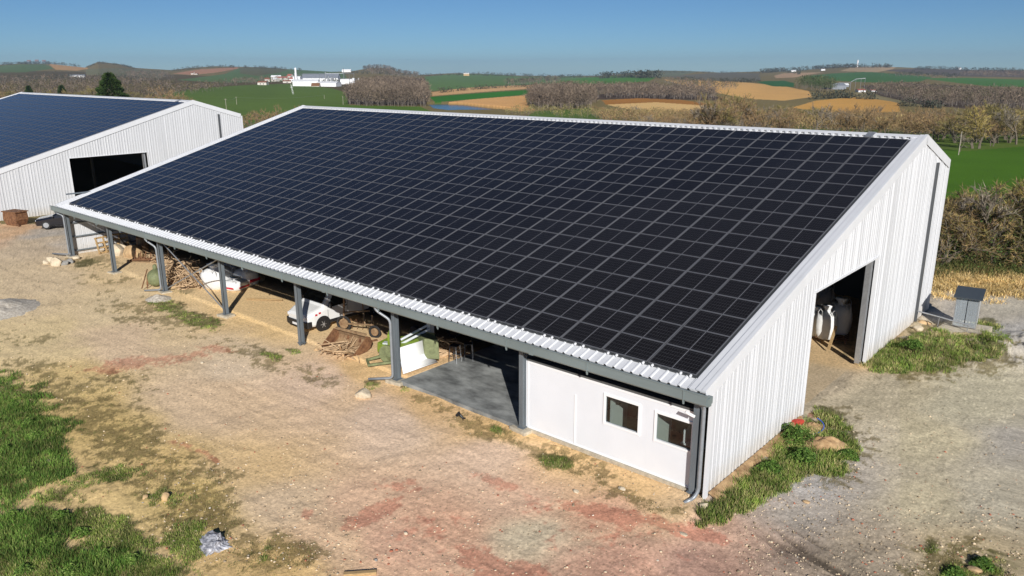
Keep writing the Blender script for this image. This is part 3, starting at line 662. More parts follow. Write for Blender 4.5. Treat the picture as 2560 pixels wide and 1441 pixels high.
mb = MB(); mb.box((-.75, 1.3, .9), (.8, .5, .05)); mb.box((-1.05, 1.3, 1.15), (.06, .42, .45)); mb.build('desk', M['panelwhite'], off)
mb = MB(); mb.box(((X0+X1)/2+.1, OY+.06, -.16), (X1-X0, .3, .31)); mb.build('plinth', M['concrete'], off)
# slab
X_ = -6.95; mb = MB(); mb.add([(-13.7, -.10, .045), (X_, -.10, .045), (X_, 7.4, .045), (-13.7, 7.4, .045), (-13.7, -.10, -.3), (X_, -.10, -.3), (X_, 7.4, -.3), (-13.7, 7.4, -.3)], [(0, 1, 2, 3), (4, 5, 1, 0), (5, 6, 2, 1), (6, 7, 3, 2), (7, 4, 0, 3)])
tag(mb.build('concrete_floor', M['slab']), kind='structure')
# ------------------------------------------------------------------ small things in and around the barn
def gz(p): return float(height(np.array([p[0]]), np.array([p[1]]))[0])
def at(px, py): p = G(px, py, -.02); p.z = gz(p); return p
def rock_mesh(seed, sx, sy, sz, rough=.28, sub=3):
    r_ = random.Random(seed); bm = bmesh.new(); bmesh.ops.create_icosphere(bm, subdivisions=sub, radius=1)
    pl = [(Vector((r_.gauss(0, 1), r_.gauss(0, 1), r_.gauss(0, 1))).normalized(), r_.uniform(.55, .9)) for _ in range(12)]
    for v in bm.verts:
        d = v.co.copy()
        for n_, h in pl:
            q = d.dot(n_)
            if q > h: d -= n_*(q-h)*.9
        d *= 1+rough*.25*(r_.random()-.5)
        v.co = Vector((d.x*sx, d.y*sy, max(d.z, -.5)*sz))
    me = bpy.data.meshes.new('rock'); bm.to_mesh(me); bm.free(); return me
def rock(px, py, sx, sy, sz, m, label, rz=0, name='rock', cat='rock', group=None, seed=None):
    p = at(px, py); o = bpy.data.objects.new(name, rock_mesh(seed or int(px*7+py), sx, sy, sz)); C.objects.link(o)
    o.data.materials.append(M[m]); o.location = p+Vector((0, 0, sz*.35)); o.rotation_euler = (0, 0, rz)
    return tag(o, label, cat, group)
rock(908, 984, .42, .30, .26, 'rock', 'large pale boulder stained pink beside the downpipe outlet at the concrete floor')
rock(128, 655, .42, .38, .45, 'rock', 'rounded yellowish boulder, leftmost by the far end post', group='rocks by the far end post')
rock(142, 662, .42, .28, .55, 'rock', 'upright squared pale stone by the far end post', rz=.5, group='rocks by the far end post')
rock(117, 657, .25, .25, .25, 'rock', 'small white stone beside the rounded boulder by the far post', group='rocks by the far end post')
rock(160, 660, .40, .30, .28, 'rockgrey', 'grey broken block right of the squared pale stone', rz=1.2, group='rocks by the far end post')
rock(176, 655, .30, .25, .22, 'rockgrey', 'small grey block nearest the far end post', group='rocks by the far end post')
rock(190, 645, .40, .28, .2, 'rock', 'flat pale stone at the foot of the far end post', group='rocks by the far end post')
rock(333, 640, 1.05, .7, .75, 'rocktan', 'big tan boulder under the barn roof behind the second far post')
rock(297, 637, .55, .5, .62, 'rock', 'white chalky block with dark holes beside the big tan boulder', rz=.4)
rock(310, 622, .4, .4, .5, 'rock', 'greyish block behind the white chalky block')
rock(414, 1242, .17, .13, .15, 'rocktan', 'cracked round stone in the bare clay below the mossy patch')
rock(362, 1240, .10, .10, .10, 'rocktan', 'small tan clod left of the cracked round stone')
rock(120, 1150, .14, .06, .05, 'rock', 'small white stone lying in the green grass at left')
rock(2440, 1412, .20, .13, .1, 'rocktan', 'flat tan stone among the weeds at the bottom right corner')
rock(2500, 1436, .17, .10, .10, 'rocktan', 'orange block at the bottom right edge of the picture')
rock(2018, 1242, .13, .09, .05, 'rocktan', 'light broken clod on the grey gravel right of the gable')
rock(1760, 1262, .17, .12, .14, 'rock', 'squarish pale block under the corner downpipe elbow', rz=.8)
rock(2296, 822, .28, .2, .2, 'rock', 'round pale stone by the wall left of the meter cabinet')
rock(2265, 846, .3, .16, .12, 'rock', 'flat stone against the gable foot near the meter cabinet', rz=.6)
rock(2310, 803, .4, .18, .12, 'rocktan', 'yellowish slab stone below the handrail pipe', rz=.3)
rock(2480, 852, .22, .12, .08, 'rock', 'small pale stone in the grass right of the cabinet pad')
rock(1710, 1325, .18, .09, .04, 'rock', 'flat pale pink stone at the edge of the red rubble')
rock(2350, 822, .35, .22, .1, 'rockgrey', 'grey flat block under the handrail beside the cabinet pad', rz=.4)
rock(1015, 1330, .08, .06, .05, 'rock', 'small white pebble in the middle of the yard')
# pebbles and clods over the yard
def scatter_stones(n, name, m, lo, hi, seed, regs):
    r_ = np.random.default_rng(seed); V = []; F = []; Cc = []; k = 0
    ico = bmesh.new(); bmesh.ops.create_icosphere(ico, subdivisions=1, radius=1); iv = np.array([v.co[:] for v in ico.verts]); jf = np.array([[v.index for v in f.verts] for f in ico.faces]); ico.free()
    rg = np.array(regs)[r_.integers(len(regs), size=n)]; P_ = Gv(r_.uniform(rg[:, 0], rg[:, 2]), r_.uniform(rg[:, 1], rg[:, 3]))
    pts = P_[~((P_[:, 0] > -50) & (P_[:, 0] < .7) & (P_[:, 1] > .1) & (P_[:, 1] < 26))][:, :2]; z = height(pts[:, 0], pts[:, 1])
    for (x, y), zz in zip(pts, z):
        s_ = lo*(hi/lo)**(r_.random()**2.2); a = r_.uniform(0, 6.28); sc = s_*r_.uniform(.6, 1.3, 3)*np.array([1, 1, .7])
        q = iv*sc*(1+r_.uniform(-.2, .2, (len(iv), 1))); q = np.stack([q[:, 0]*math.cos(a)-q[:, 1]*math.sin(a), q[:, 0]*math.sin(a)+q[:, 1]*math.cos(a), q[:, 2]], 1)+[x, y, zz+s_*.2]
        V.append(q); F.append(jf+k); k += len(iv); t = r_.random()
        c = np.array([.6, .48, .33]) if t < .62 else (np.array([.58, .52, .43]) if t < .64 else (np.array([.40, .14, .08]) if t < .73 else np.array([.30, .23, .15]))); Cc.append(np.tile(c*r_.uniform(.7, 1.2), (len(iv), 1)))
    return tag(npmesh(name, np.concatenate(V), np.concatenate(F), m, col=np.concatenate(Cc)), kind='stuff')
M['stone'] = mat('stones', (.5, .4, .3), .95, attr='col', noise=.15, scale=12)
scatter_stones(8500, 'pebbles', M['stone'], .010, .045, 3, [(200, 850, 1700, 1441), (700, 1150, 1900, 1441), (350, 1050, 900, 1400), (1850, 1000, 2560, 1441), (1850, 1250, 2560, 1441), (0, 700, 900, 1000), (1700, 1050, 2150, 1250)])
# gravel heap at the left edge
def heap(px, py, rx, ry, h, m, name, label, cat, seed=1, rz=0):
    p = at(px, py); n = 44; V = []; F = []
    for i in range(n):
        for j in range(n):
            u, v = i/(n-1)*2-1, j/(n-1)*2-1; q = math.hypot(u, v)
            nz = float(fbm(np.array([u*3+seed]), np.array([v*3]), 4, seed)[0]); z = h*max(0, 1-q**1.3*(1+.25*nz))*(1+.5*nz)+.06*h*random.random()*(q < 1)
            V.append((u*rx, v*ry, z-.06 if q < 1.1 else -.15))
    F = [(i*n+j, (i+1)*n+j, (i+1)*n+j+1, i*n+j+1) for i in range(n-1) for j in range(n-1)]
    o = npmesh(name, V, F, M[m]); o.location = p; o.rotation_euler = (0, 0, rz); return tag(o, label, cat)
M['gravel'] = mat('grey_gravel', (.34, .29, .23), 1, col2=(.66, .60, .50), scale=8, bump=1, bscale=9)
heap(8, 768, 2.6, 1.9, .42, 'gravel', 'gravel_heap', 'low heap of grey gravel and rubble at the left edge of the yard', 'gravel heap')
heap(2070, 1102, 1.0, .65, .42, 'earth', 'earth_heap', 'small heap of orange clay among the weeds beside the gable', 'earth heap', 5, .5)
heap(2035, 1058, .55, .5, .3, 'earth', 'earth_heap', 'lesser heap of pale rubble inside the blue hoop by the gable', 'earth heap', 9)
heap(395, 745, .9, .8, .28, 'gravel', 'gravel_heap', 'grey gravel mound under the outlet of the leaning downpipe', 'gravel heap', 12)
heap(1135, 888, .8, .8, .0001, 'earth', 'earth_patch', 'orange earth patch behind the white curved sheets', 'earth') if False else None
# low earth bank with stones along the gable foot
mb = MB(); n = 60; r_ = random.Random(4)
for i in range(n):
    y0 = .35+i*.115
prof = []
V = []; F = []
for i in range(71):
    y = .2+i*.105; wv = .55+.2*math.sin(i*.7)+.12*r_.random()
    for j in range(7):
        t = j/6; V.append((XG+.0+t*wv*1.0, y, .02-(.30*t**1.4)+r_.uniform(-.035, .035)*(j > 0)))
for i in range(70):
    for j in range(6): a = i*7+j; F.append((a, a+7, a+8, a+1))
o = npmesh('earth_bank', V, F, M['earth']); tag(o, 'crumbling orange clay bank along the foot of the near gable', 'earth bank')
# red sack and blue hoop
p = at(1996, 1057); o = bpy.data.objects.new('sack', rock_mesh(77, .36, .17, .16)); C.objects.link(o); o.data.materials.append(M['red']); o.location = p+Vector((0, 0, .14)); o.rotation_euler = (0, .2, 1.1); tag(o, 'crumpled red sack against the gable foot', 'sack')
p = at(2030, 1060); mb = MB(); mb.tube([Vector((.42*math.cos(a), .42*math.sin(a), .12+.25*math.sin(a*.5))) for a in np.linspace(-1.9, 1.5, 20)], .018, 6)
o = mb.build('hoop', M['blue']); o.location = p; tag(o, 'blue plastic hoop lying on the rubble by the gable', 'hoop')
# crumpled film
me = rock_mesh(5, .46, .40, .34, .9, 4); o = bpy.data.objects.new('plastic_film', me); C.objects.link(o); o.data.materials.append(M['silver'])
for v in me.vertices:
    q = float(fbm(np.array([v.co.x*7]), np.array([v.co.y*7+v.co.z*9]), 4, 8)[0]); v.co *= 1+.42*q
    if v.co.z < 0: v.co.x *= 1.15; v.co.y *= 1.15
o.location = at(535, 1362)+Vector((0, 0, .05)); o.rotation_euler = (.1, 0, .6); tag(o, 'crumpled ball of grey plastic film lying on the grass edge', 'plastic film')
# dark scrap, beam
p = at(1150, 1042); mb = MB(); mb.tube([(-.18, 0, .05), (-.1, .05, .16), (0, .02, .12), (.08, -.04, .16), (.16, 0, .06), (.26, .03, .07)], [.06, .07, .045, .05, .04, .03], 7); mb.tube([(.16, 0, .06), (.24, -.08, .02)], .02, 5); mb.tube([(-.05, .03, .14), (-.06, .06, .42)], .006, 4)
o = mb.build('scrap', M['black']); o.location = p; tag(o, 'small twisted black rubber scrap before the concrete floor', 'scrap')
p = at(900, 1432); mb = MB(); mb.box((0, 0, .05), (.85, .13, .09), rz=.12); o = mb.build('timber_beam', M['wood'], bevel=.01); o.location = p; o.rotation_euler = (0, .03, .75); tag(o, 'weathered timber beam lying at the bottom of the picture', 'beam')
p = at(940, 1397); o = bpy.data.objects.new('rock', rock_mesh(15, .07, .05, .05)); C.objects.link(o); o.data.materials.append(M['rockgrey']); o.location = p; tag(o, 'small dark stone at the end of the timber beam', 'rock')
# ---------------- pallet and crate
def pallet(name, p, rz, tilt, label):
    e = empty(name, p, rz, label, 'pallet', 'wooden pallets by the far gable')
    for i in range(3):
        mb = MB(); mb.box((-.55+i*.55, 0, .62), (.09, .10, 1.2)); a = mb.build('stringer', M['wood'], e)
    for i in range(4):
        mb = MB(); mb.box((0, .07, .08+i*.36), (1.2, .022, .12)); mb.build('board', M['wood'], e)
    e.rotation_euler = (tilt, 0, rz); return e
pallet('pallet', at(268, 632), 1.75, -.25, 'pale wooden pallet frame leaning at the far gable, left of the second post')
pallet('pallet', at(303, 622), 1.3, -.45, 'wooden pallet leaning right behind the second far post')
# barrel
p = at(360, 632); e = empty('barrel', p, 0, 'brown upright barrel in the shade behind the tan boulder', 'barrel')
mb = MB(); mb.tube([(0, 0, 0), (0, 0, .3), (0, 0, .6), (0, 0, 1.15)], [.4, .42, .42, .4], 20); mb.build('body', M['rustlight'], e, smooth=False)
mb = MB(); mb.tube([(0, 0, 1.14), (0, 0, 1.18)], .415, 20); mb.tube([(0, 0, .57), (0, 0, .6)], .43, 20, cap=False); mb.build('rim', M['rust'], e)
# rusty plate and chain harrow
p = at(365, 652); e = empty('rusty_harrow', p, .5, 'rusty harrow frame lying in front of the barrel', 'harrow')
mb = MB(); mb.box((0, 0, .05), (2.2, .9, .03)); mb.build('plate', M['rustlight'], e)
for i in range(3): mb = MB(); mb.bar((-.9, -.4+i*.4, .12), (.9, -.3+i*.4, .2), .07); mb.build('frame_bar', M['rust'], e)
for i in range(5): mb = MB(); mb.bar((-.8+i*.4, -.1, .05), (-.75+i*.4, .05, .65), .05); mb.build('tine', M['rust'], e)
# olive tank trailer beside the leaning downpipe
p = at(392, 712); e = empty('spray_tank', p, -.5, 'faded green tank implement with a drawbar beside the leaning downpipe', 'tank implement')
mb = MB(); mb.tube([(-.75, 0, .5), (-.62, 0, .52), (0, 0, .55), (.6, 0, .52), (.72, 0, .5)], [.22, .42, .5, .42, .22], 16); mb.build('tank', M['olive'], e, smooth=True)
mb = MB(); mb.tube([(-.1, 0, .95), (-.1, 0, 1.15), (-.1, 0, 1.3)], [.12, .13, .1], 10); mb.build('cap', M['olive'], e)
mb = MB(); mb.bar((-.3, -.45, 1.0), (1.0, -.75, .15), .05); mb.build('drawbar', M['rust'], e)
mb = MB(); mb.bar((-.35, -.5, .6), (-.35, -.6, .0), .05); mb.build('support_leg', M['rust'], e)
mb = MB(); mb.bar((.5, -.4, .6), (.6, -.5, .0), .05); mb.build('support_leg', M['rust'], e)
# ---------------- branches heap
def branch_pile(p, rx, ry, h, n, seed, name, label, m='bark'):
    r_ = random.Random(seed); mb = MB()
    for i in range(n):
        a = r_.uniform(0, 6.28); q = math.sqrt(r_.random()); x, y = math.cos(a)*q*rx, math.sin(a)*q*ry
        z = h*(1-q*q)*r_.uniform(.2, 1.1)+.06; L = r_.uniform(.4, 1.3)*(1 if i > n*.15 else 1.6); th_ = r_.uniform(0, 6.28); el_ = r_.gauss(.05, .35)
        d = Vector((math.cos(th_)*math.cos(el_), math.sin(th_)*math.cos(el_), math.sin(el_))); p0_ = Vector((x, y, z)); pts = [p0_-d*L/2]
        for k in range(3): pts.append(pts[-1]+(d+Vector((r_.gauss(0, .25), r_.gauss(0, .25), r_.gauss(0, .25))))*L/3)
        for v in pts: v.z = max(v.z, .02)
        r0 = r_.uniform(.018, .05)*(2 if i % 9 == 0 else 1); mb.tube(pts, [r0, r0*.8, r0*.6, r0*.35], 5)
    o = mb.build(name, M[m]); o.location = p; return tag(o, label, 'firewood', kind=None)
branch_pile(at(462, 702), 2.3, 1.3, 1.15, 330, 6, 'branch_heap', 'tangled heap of dry branches and roots between two braced posts')
branch_pile(at(430, 690), 1.2, 1.0, 1.3, 140, 16, 'branch_heap', 'darker stack of split wood behind the left of the branch heap')
# ---------------- big bags
def bigbag(px, py, s, h, label, m='bag', red=0, tilt=0, z=None, group='big bags', seed=0, p=None, open_top=True, rz=.3):
    p = p or at(px, py); e = empty('big_bag', p, rz, label, 'big bag', group)
    secs = []; r_ = random.Random(seed+int(px)); N = 24
    for k, (zz, q) in enumerate([(0, .78), (.05, .93), (.25, 1.04), (.5, 1.08), (.72, 1.05), (.88, .93), (.96, .62), (1.0, .3)]):
        ring = []
        for i in range(N):
            a = 2*math.pi*i/N; c, t = math.cos(a), math.sin(a); f = (abs(c)**3.2+abs(t)**3.2)**(-1/3.2); f = min(f, 1.25)
            w_ = 1+.035*math.sin(5*a+k*1.3+seed)+r_.uniform(-.02, .02); ring.append((c*f*q*s/2*w_, t*f*q*s/2*w_, zz*h+r_.uniform(-.015, .015)*h))
        secs.append(ring)
    MB().loft(secs).build('bag_body', M[m], e, smooth=True)
    mb = MB(); rr = s*.20   # gathered filling spout
    secs = []
    for k, (zz, q) in enumerate([(.93, 1.3), (1.03, .75), (1.1, .85), (1.22, 1.35)]):
        secs.append([(math.cos(6.283*i/16)*rr*q*(1+.22*math.sin(i*2.6+k)), math.sin(6.283*i/16)*rr*q*(1+.22*math.cos(i*2.3+k)), h*zz) for i in range(16)])
    mb.loft(secs); mb.build('spout', M[m], e, smooth=True)
    for c, t in ((1, 1), (-1, 1), (-1, -1), (1, -1)):
        mb = MB(); x, y = c*s*.42, t*s*.42; mb.tube([(x, y, h*.8), (x*1.02, y*1.02, h*1.02), (x*.8, y, h*1.13), (x*.55, y, h*1.03), (x*.6, y, h*.86)], .018, 5); mb.build('lifting_loop', M['darkbag'], e)
    if red:
        mb = MB(); mb.box((0, -s*.545, h*.36), (s*.7, .01, h*.17)); mb.box((s*.545, 0, h*.36), (.01, s*.7, h*.17)); mb.build('print', M['redprint'], e)
    e.rotation_euler = (tilt, 0, rz); return e
bigbag(549, 716, 1.5, 1.25, 'bulging white big bag lying open in the sun beside the braced post', seed=1, tilt=.18)
bigbag(590, 722, 1.25, .6, 'slumped white big bag with a red print right of the braced post', red=1, seed=2)
bigbag(617, 712, 1.25, 1.05, 'full white big bag with a dark red print, half in shade', red=1, seed=3)
bigbag(588, 690, 1.2, 1.0, 'shaded big bag behind the red printed ones', 'darkbag', seed=4)
def inpos(px, py, z=0): p = G(px, py, z); return p
# in the gable doorway
e = empty('pallet', G(2085, 850, 0)+Vector((-.2, .3, 0)), .3, 'dark low pallet under the stack of big bags in the doorway', 'pallet')
for i in range(5): mb = MB(); mb.box((0, -.6+i*.3, .13), (1.5, .11, .03)); mb.build('board', M['rust'], e)
for i in range(3): mb = MB(); mb.box((-.6+i*.6, 0, .06), (.1, 1.35, .11)); mb.build('stringer', M['rust'], e)
labs = ['left of the two standing in front in the gable doorway', 'right of the two standing in front in the gable doorway', 'lit white, half hidden by the left jamb of the doorway', 'highest grey bag, deep in the doorway shade', 'grey bag stacked behind the front pair', 'grey bag at the back right of the doorway']
for i, (px, py, z, dx, s, h) in enumerate([(2062, 846, .05, 0, .95, 1.35), (2094, 838, .15, 0, 1.05, 1.45), (2036, 836, .0, 0, .85, 1.2), (2096, 800, 1.5, -1.2, 1.1, 1.2), (2064, 812, 1.2, -1.0, 1.1, 1.2), (2130, 815, .1, -1.6, 1.1, 1.6)]):
    p = G(px, py, 0) ; p = Vector((min(p.x, -.7)+dx, p.y, z)); bigbag(px, py, s, h, 'big bag '+labs[i], 'bag' if i < 3 else 'darkbag', p=p, seed=i+10, group='big bags in the gable doorway')
p = G(2100, 880, 0); mb = MB(); mb.bar((p.x-.5, p.y-.1, .02), (p.x-.4, p.y+.3, 1.1), .14, .03); tag(mb.build('plank', M['wood']), 'brown plank leaning on the bags in the gable doorway', 'plank')
# ---------------- meter cabinet with pad and handrail pipe
pA = G(2372, 822, .05); u = (G(2430, 815, .05)-pA)
pc = Vector((2.55, 23.55, .0)); e = empty('meter_cabinet', pc, .12, 'grey see-through meter cabinet with a black sloping roof on a concrete pad', 'cabinet')
w_, d_, h_ = .98, 1.25, 1.55; z0_ = .10
for x in (-1, 1):
    for y in (-1, 1): mb = MB(); mb.box((x*w_/2, y*d_/2, z0_+h_/2), (.05, .05, h_)); mb.build('frame_post', M['galv'], e)
mb = MB(); mb.box((0, -d_/2, z0_+.05), (w_, .045, .06)); mb.box((0, d_/2, z0_+.05), (w_, .045, .06)); mb.build('frame_rail', M['galv'], e)
mb = MB(); mb.add([(-w_/2-.14, -d_/2-.22, z0_+h_-.02), (w_/2+.14, -d_/2-.22, z0_+h_-.02), (w_/2+.14, d_/2+.2, z0_+h_+.17), (-w_/2-.14, d_/2+.2, z0_+h_+.17), (-w_/2-.14, -d_/2-.22, z0_+h_+.03), (w_/2+.14, -d_/2-.22, z0_+h_+.03), (w_/2+.14, d_/2+.2, z0_+h_+.22), (-w_/2-.14, d_/2+.2, z0_+h_+.22)], [(3, 2, 1, 0), (4, 5, 6, 7), (0, 1, 5, 4), (1, 2, 6, 5), (2, 3, 7, 6), (3, 0, 4, 7)]); mb.build('roof', M['cabroof'], e)
mb = MB(); mb.box((w_/2+.01, 0, z0_+h_/2), (.02, d_, h_-.1)); mb.build('side_panel', M['poly'], e)
mb = MB(); mb.box((-w_/2-.01, 0, z0_+h_/2), (.02, d_, h_-.1)); mb.build('side_panel', M['poly'], e)
mb = MB(); mb.box((0, d_/2+.01, z0_+h_/2), (w_, .02, h_-.1)); mb.build('back_panel', M['poly'], e)
for s in (-1, 1): mb = MB(); mb.box((s*w_/4, -d_/2-.02, z0_+h_/2), (w_/2-.04, .012, h_-.14)); mb.build('door_pane', M['sheet'], e)
mb = MB(); mb.box((-.2, .3, z0_+1.1), (.3, .25, .5)); mb.build('meter_box', M['panelwhite'], e); mb = MB(); mb.box((.18, .2, z0_+.9), (.24, .3, .9)); mb.build('pump', M['darksteel'], e)
for i in range(5): mb = MB(); mb.tube([(-.3+i*.14, -.1, z0_), (-.28+i*.13, -.12, .6), (-.2+i*.12, .1, .75+.1*i), (-.25+i*.12, .2, 1.2)], .025, 6); mb.build('cable', M['black'], e)
P4 = [G(*q, .08) for q in ((2320, 833), (2440, 847), (2482, 817), (2372, 800))]; mb = MB(); mb.loft([[(v.x, v.y, -.25) for v in P4], [(v.x, v.y, .08) for v in P4]]); tag(mb.build('concrete_pad', M['concrete'], bevel=.02), 'light concrete pad under the meter cabinet', 'concrete pad')
mb = MB(); mb.tube([(.45, 22.9, .52), (1.6, 22.6, .50), (3.0, 22.35, .42)], .04, 8); e2 = mb.build('handrail', M['galv']); tag(e2, 'galvanised pipe rail running from the gable to the meter cabinet', 'pipe rail')
for x, y in ((1.55, 22.6), (2.9, 22.38)): mb = MB(); mb.bar((x, y, .48), (x-.03, y, -.05), .035); mb.build('rail_leg', M['galv'], e2)
# ---------------- stools in the open bay
def stool(p, rz, label, tabletop=True):
    e = empty('bar_stool', p, rz, label, 'stool', 'metal tube stools')
    for x in (-1, 1):
        for y in (-1, 1): mb = MB(); mb.bar((x*.2, y*.2, 0), (x*.16, y*.16, .78), .026); mb.build('leg', M['galv' if x > 0 else 'darksteel'], e)
    mb = MB(); mb.bar((-.2, -.19, .3), (.2, -.19, .3), .02); mb.bar((.19, -.19, .3), (.19, .19, .3), .02); mb.bar((-.19, -.19, .3), (-.19, .19, .3), .02); mb.bar((-.19, .19, .3), (.19, .19, .3), .02); mb.build('foot_ring', M['darksteel'], e)
    mb = MB(); mb.box((0, 0, .79), (.38, .38, .03)); mb.build('seat', M['black'], e, bevel=.01)
    return e
stool(G(1138, 905, .05), .2, 'black metal bar stool, left one at the shade edge of the concrete floor')
stool(G(1172, 900, .05), .7, 'black and silver bar stool, right one at the shade edge of the concrete floor')
# ---------------- vehicles
def wheel(parent, x, y, r, wd, hub='galv'):
    mb = MB(); s = 1 if y > 0 else -1
    mb.loft([[(x+math.cos(a)*q, yy, r+math.sin(a)*q) for a in np.linspace(0, 2*math.pi, 25)[:-1]] for q, yy in ((r*.7, y-wd/2), (r*.95, y-wd/2+.01), (r, y-wd/2+.05), (r, y+wd/2-.05), (r*.95, y+wd/2-.01), (r*.7, y+wd/2))])
    t = mb.build('wheel', M['rubber'], parent, smooth=False)
    mb = MB(); yo = y+s*(wd/2-.012); mb.disc((x, yo, r), (0, 1, 0), r*.62, .03, 20); mb.disc((x, yo+s*.015, r), (0, 1, 0), r*.22, .03, 12)
    for k in range(6): a = k*math.pi/3; mb.box((x+math.cos(a)*r*.4, yo+s*.014, r+math.sin(a)*r*.4), (r*.3, .012, r*.1), M=Matrix.Rotation(-a, 3, 'Y'))
    mb.build('rim', M[hub], t); return t
def body_section(x, wb, wm, wt, zb, zm, zt):
    h = [(wb, zb), (wm, zb+.18*(zm-zb)), (wm, zm), (wt+.02, zm+(zt-zm)*.85), (wt-.10, zt), ]
    return [(x, y, z) for y, z in h]+[(x, 0, zt+.015)]+[(x, -y, z) for y, z in h[::-1]]+[(x, 0, zb)]
def quad_on(mb, A, B, Cc, D, th=.012, mi=0):
    A, B, Cc, D = map(Vector, (A, B, Cc, D)); n = (B-A).cross(D-A).normalized()
    P = [A, B, Cc, D]; mb.add([p-n*th for p in P]+[p+n*.004 for p in P], [(3, 2, 1, 0), (4, 5, 6, 7), (0, 1, 5, 4), (1, 2, 6, 5), (2, 3, 7, 6), (3, 0, 4, 7)], mi)
# panel van, nose to +x in its own frame
van = empty('panel_van', Vector((-22.72, 3.55, -.02)), -math.pi/2, 'white panel van parked under the roof with its front in the sun', 'van')
S = [body_section(2.62, .62, .70, .62, .38, .62, .80), body_section(2.52, .80, .86, .76, .32, .72, .93), body_section(2.2, .88, .93, .84, .30, .86, 1.08), body_section(1.72, .92, .97, .90, .30, 1.02, 1.22),
     body_section(1.45, .92, .98, .88, .30, 1.06, 1.50), body_section(.95, .92, .98, .80, .30, 1.08, 2.04), body_section(.7, .92, .98, .80, .30, 1.08, 2.14), body_section(0, .92, .98, .82, .30, 1.08, 2.2), body_section(-2.3, .92, .98, .82, .30, 1.08, 2.2), body_section(-2.48, .88, .94, .78, .32, 1.05, 2.12)]
MB().loft(S).build('body', M['carpaint'], van, bevel=.015)
def yside(x, z):   # half width of the upper body
    t = max(0, min(1, (z-1.08)/.95)); return .985-.165*t
mb = MB(); mb.add([(1.60, .80, 1.33), (1.60, -.80, 1.33), (1.02, -.70, 2.0), (1.02, .70, 2.0)], [(0, 1, 2, 3)]); mb.v = [(x+.035, y, z+.03) for x, y, z in mb.v]
q = mb.build('windscreen', M['glassdark'], van); md = q.modifiers.new('s', 'SOLIDIFY'); md.thickness = .03
for s in (-1, 1):
    A = [(1.42, 1.14), (.28, 1.14), (.28, 1.86), (.88, 1.86)]; P = [(x, s*(yside(x, z)+.012), z) for x, z in A]
    mb = MB(); mb.add(P, [(0, 1, 2, 3)]); q = mb.build('side_window', M['glassdark'], van); md = q.modifiers.new('s', 'SOLIDIFY'); md.thickness = .02
    mb = MB(); mb.box((.20, s*.985, 1.15), (.012, .012, .9)); mb.box((1.42, s*.99, .75), (.012, .012, .55)); mb.box((-1.2, s*.99, .8), (.012, .012, .9)); mb.build('door_gap', M['darksteel'], van)
    mb = MB(); mb.box((.32, s*1.0, 1.03), (.14, .03, .05)); mb.build('door_handle', M['black'], van)
    mb = MB(); mb.box((1.35, s*1.12, 1.28), (.10, .20, .26)); mb.bar((1.38, s*.95, 1.2), (1.36, s*1.05, 1.22), .05); mb.build('wing_mirror', M['black'], van, bevel=.02)
    mb = MB(); mb.box((2.50, s*.66, .80), (.20, .30, .17), rz=-s*.35); mb.build('headlight', M['lamp'], van, bevel=.03)
    mb = MB(); mb.box((2.10, s*.955, .90), (.13, .01, .09)); mb.box((1.90, s*.97, .96), (.13, .01, .09)); mb.build('red_marking', M['redprint'], van)
    mb = MB(); mb.box((0, s*.985, .42), (3.3, .02, .16)); mb.build('sill_strip', M['black'], van)
    for x in (1.72, -1.55):
        mb = MB(); mb.disc((x, s*.93, .36), (0, 1, 0), .42, .115, 24); mb.build('wheel_arch', M['black'], van)
        wheel(van, x, s*.86, .34, .24, 'galv')
mb = MB(); mb.loft([[(2.70-.06*abs(k), y, z) for z in (.28, .60)]+[(2.35, y, z) for z in (.60, .28)] for k, y in ((1.6, -.93), (.3, -.75), (0, 0), (.3, .75), (1.6, .93))]); mb.build('front_bumper', M['black'], van, bevel=.03)
mb = MB(); mb.box((2.56, 0, .74), (.10, .75, .14)); mb.build('grille', M['black'], van, bevel=.02)
mb = MB(); mb.box((2.71, 0, .42), (.02, .5, .11)); mb.build('number_plate', M['plate'], van)
# black car between the barns
car = empty('parked_car', Vector((-60.9, 4.0, -.03)), -2.15, 'black car parked between the two barns, partly behind the far post', 'car')
S = [body_section(2.2, .55, .62, .5, .35, .6, .72), body_section(2.08, .78, .84, .72, .28, .68, .82), body_section(1.2, .86, .92, .82, .26, .82, .98), body_section(.85, .86, .92, .80, .26, .88, 1.06), body_section(.2, .86, .92, .66, .26, .92, 1.48), body_section(-.7, .86, .92, .66, .26, .92, 1.52), body_section(-1.6, .86, .92, .64, .28, .94, 1.40), body_section(-2.1, .78, .84, .64, .32, .90, 1.02)]
MB().loft(S).build('body', M['carblack'], car, bevel=.02)
mb = MB(); mb.add([(.84, .70, 1.10), (.84, -.70, 1.10), (.24, -.60, 1.47), (.24, .60, 1.47)], [(0, 1, 2, 3)]); q = mb.build('windscreen', M['glassdark'], car); md = q.modifiers.new('s', 'SOLIDIFY'); md.thickness = -.03
for s in (-1, 1):
    mb = MB(); mb.add([(.5, s*.87, 1.0), (-1.5, s*.87, 1.0), (-1.2, s*.70, 1.40), (.1, s*.70, 1.42)], [(0, 1, 2, 3)]); q = mb.build('side_window', M['glassdark'], car); md = q.modifiers.new('s', 'SOLIDIFY'); md.thickness = .03
    mb = MB(); mb.box((2.02, s*.62, .70), (.16, .30, .12), rz=-s*.4); mb.build('headlight', M['lamp'], car, bevel=.02)
    mb = MB(); mb.box((2.10, s*.58, .42), (.10, .14, .20), rz=-s*.4); mb.build('fog_light', M['lamp'], car, bevel=.02)
    mb = MB(); mb.box((.75, s*1.0, 1.02), (.12, .2, .13)); mb.build('wing_mirror', M['carblack'], car, bevel=.02)
    for x in (1.35, -1.35): wheel(car, x, s*.82, .34, .23)
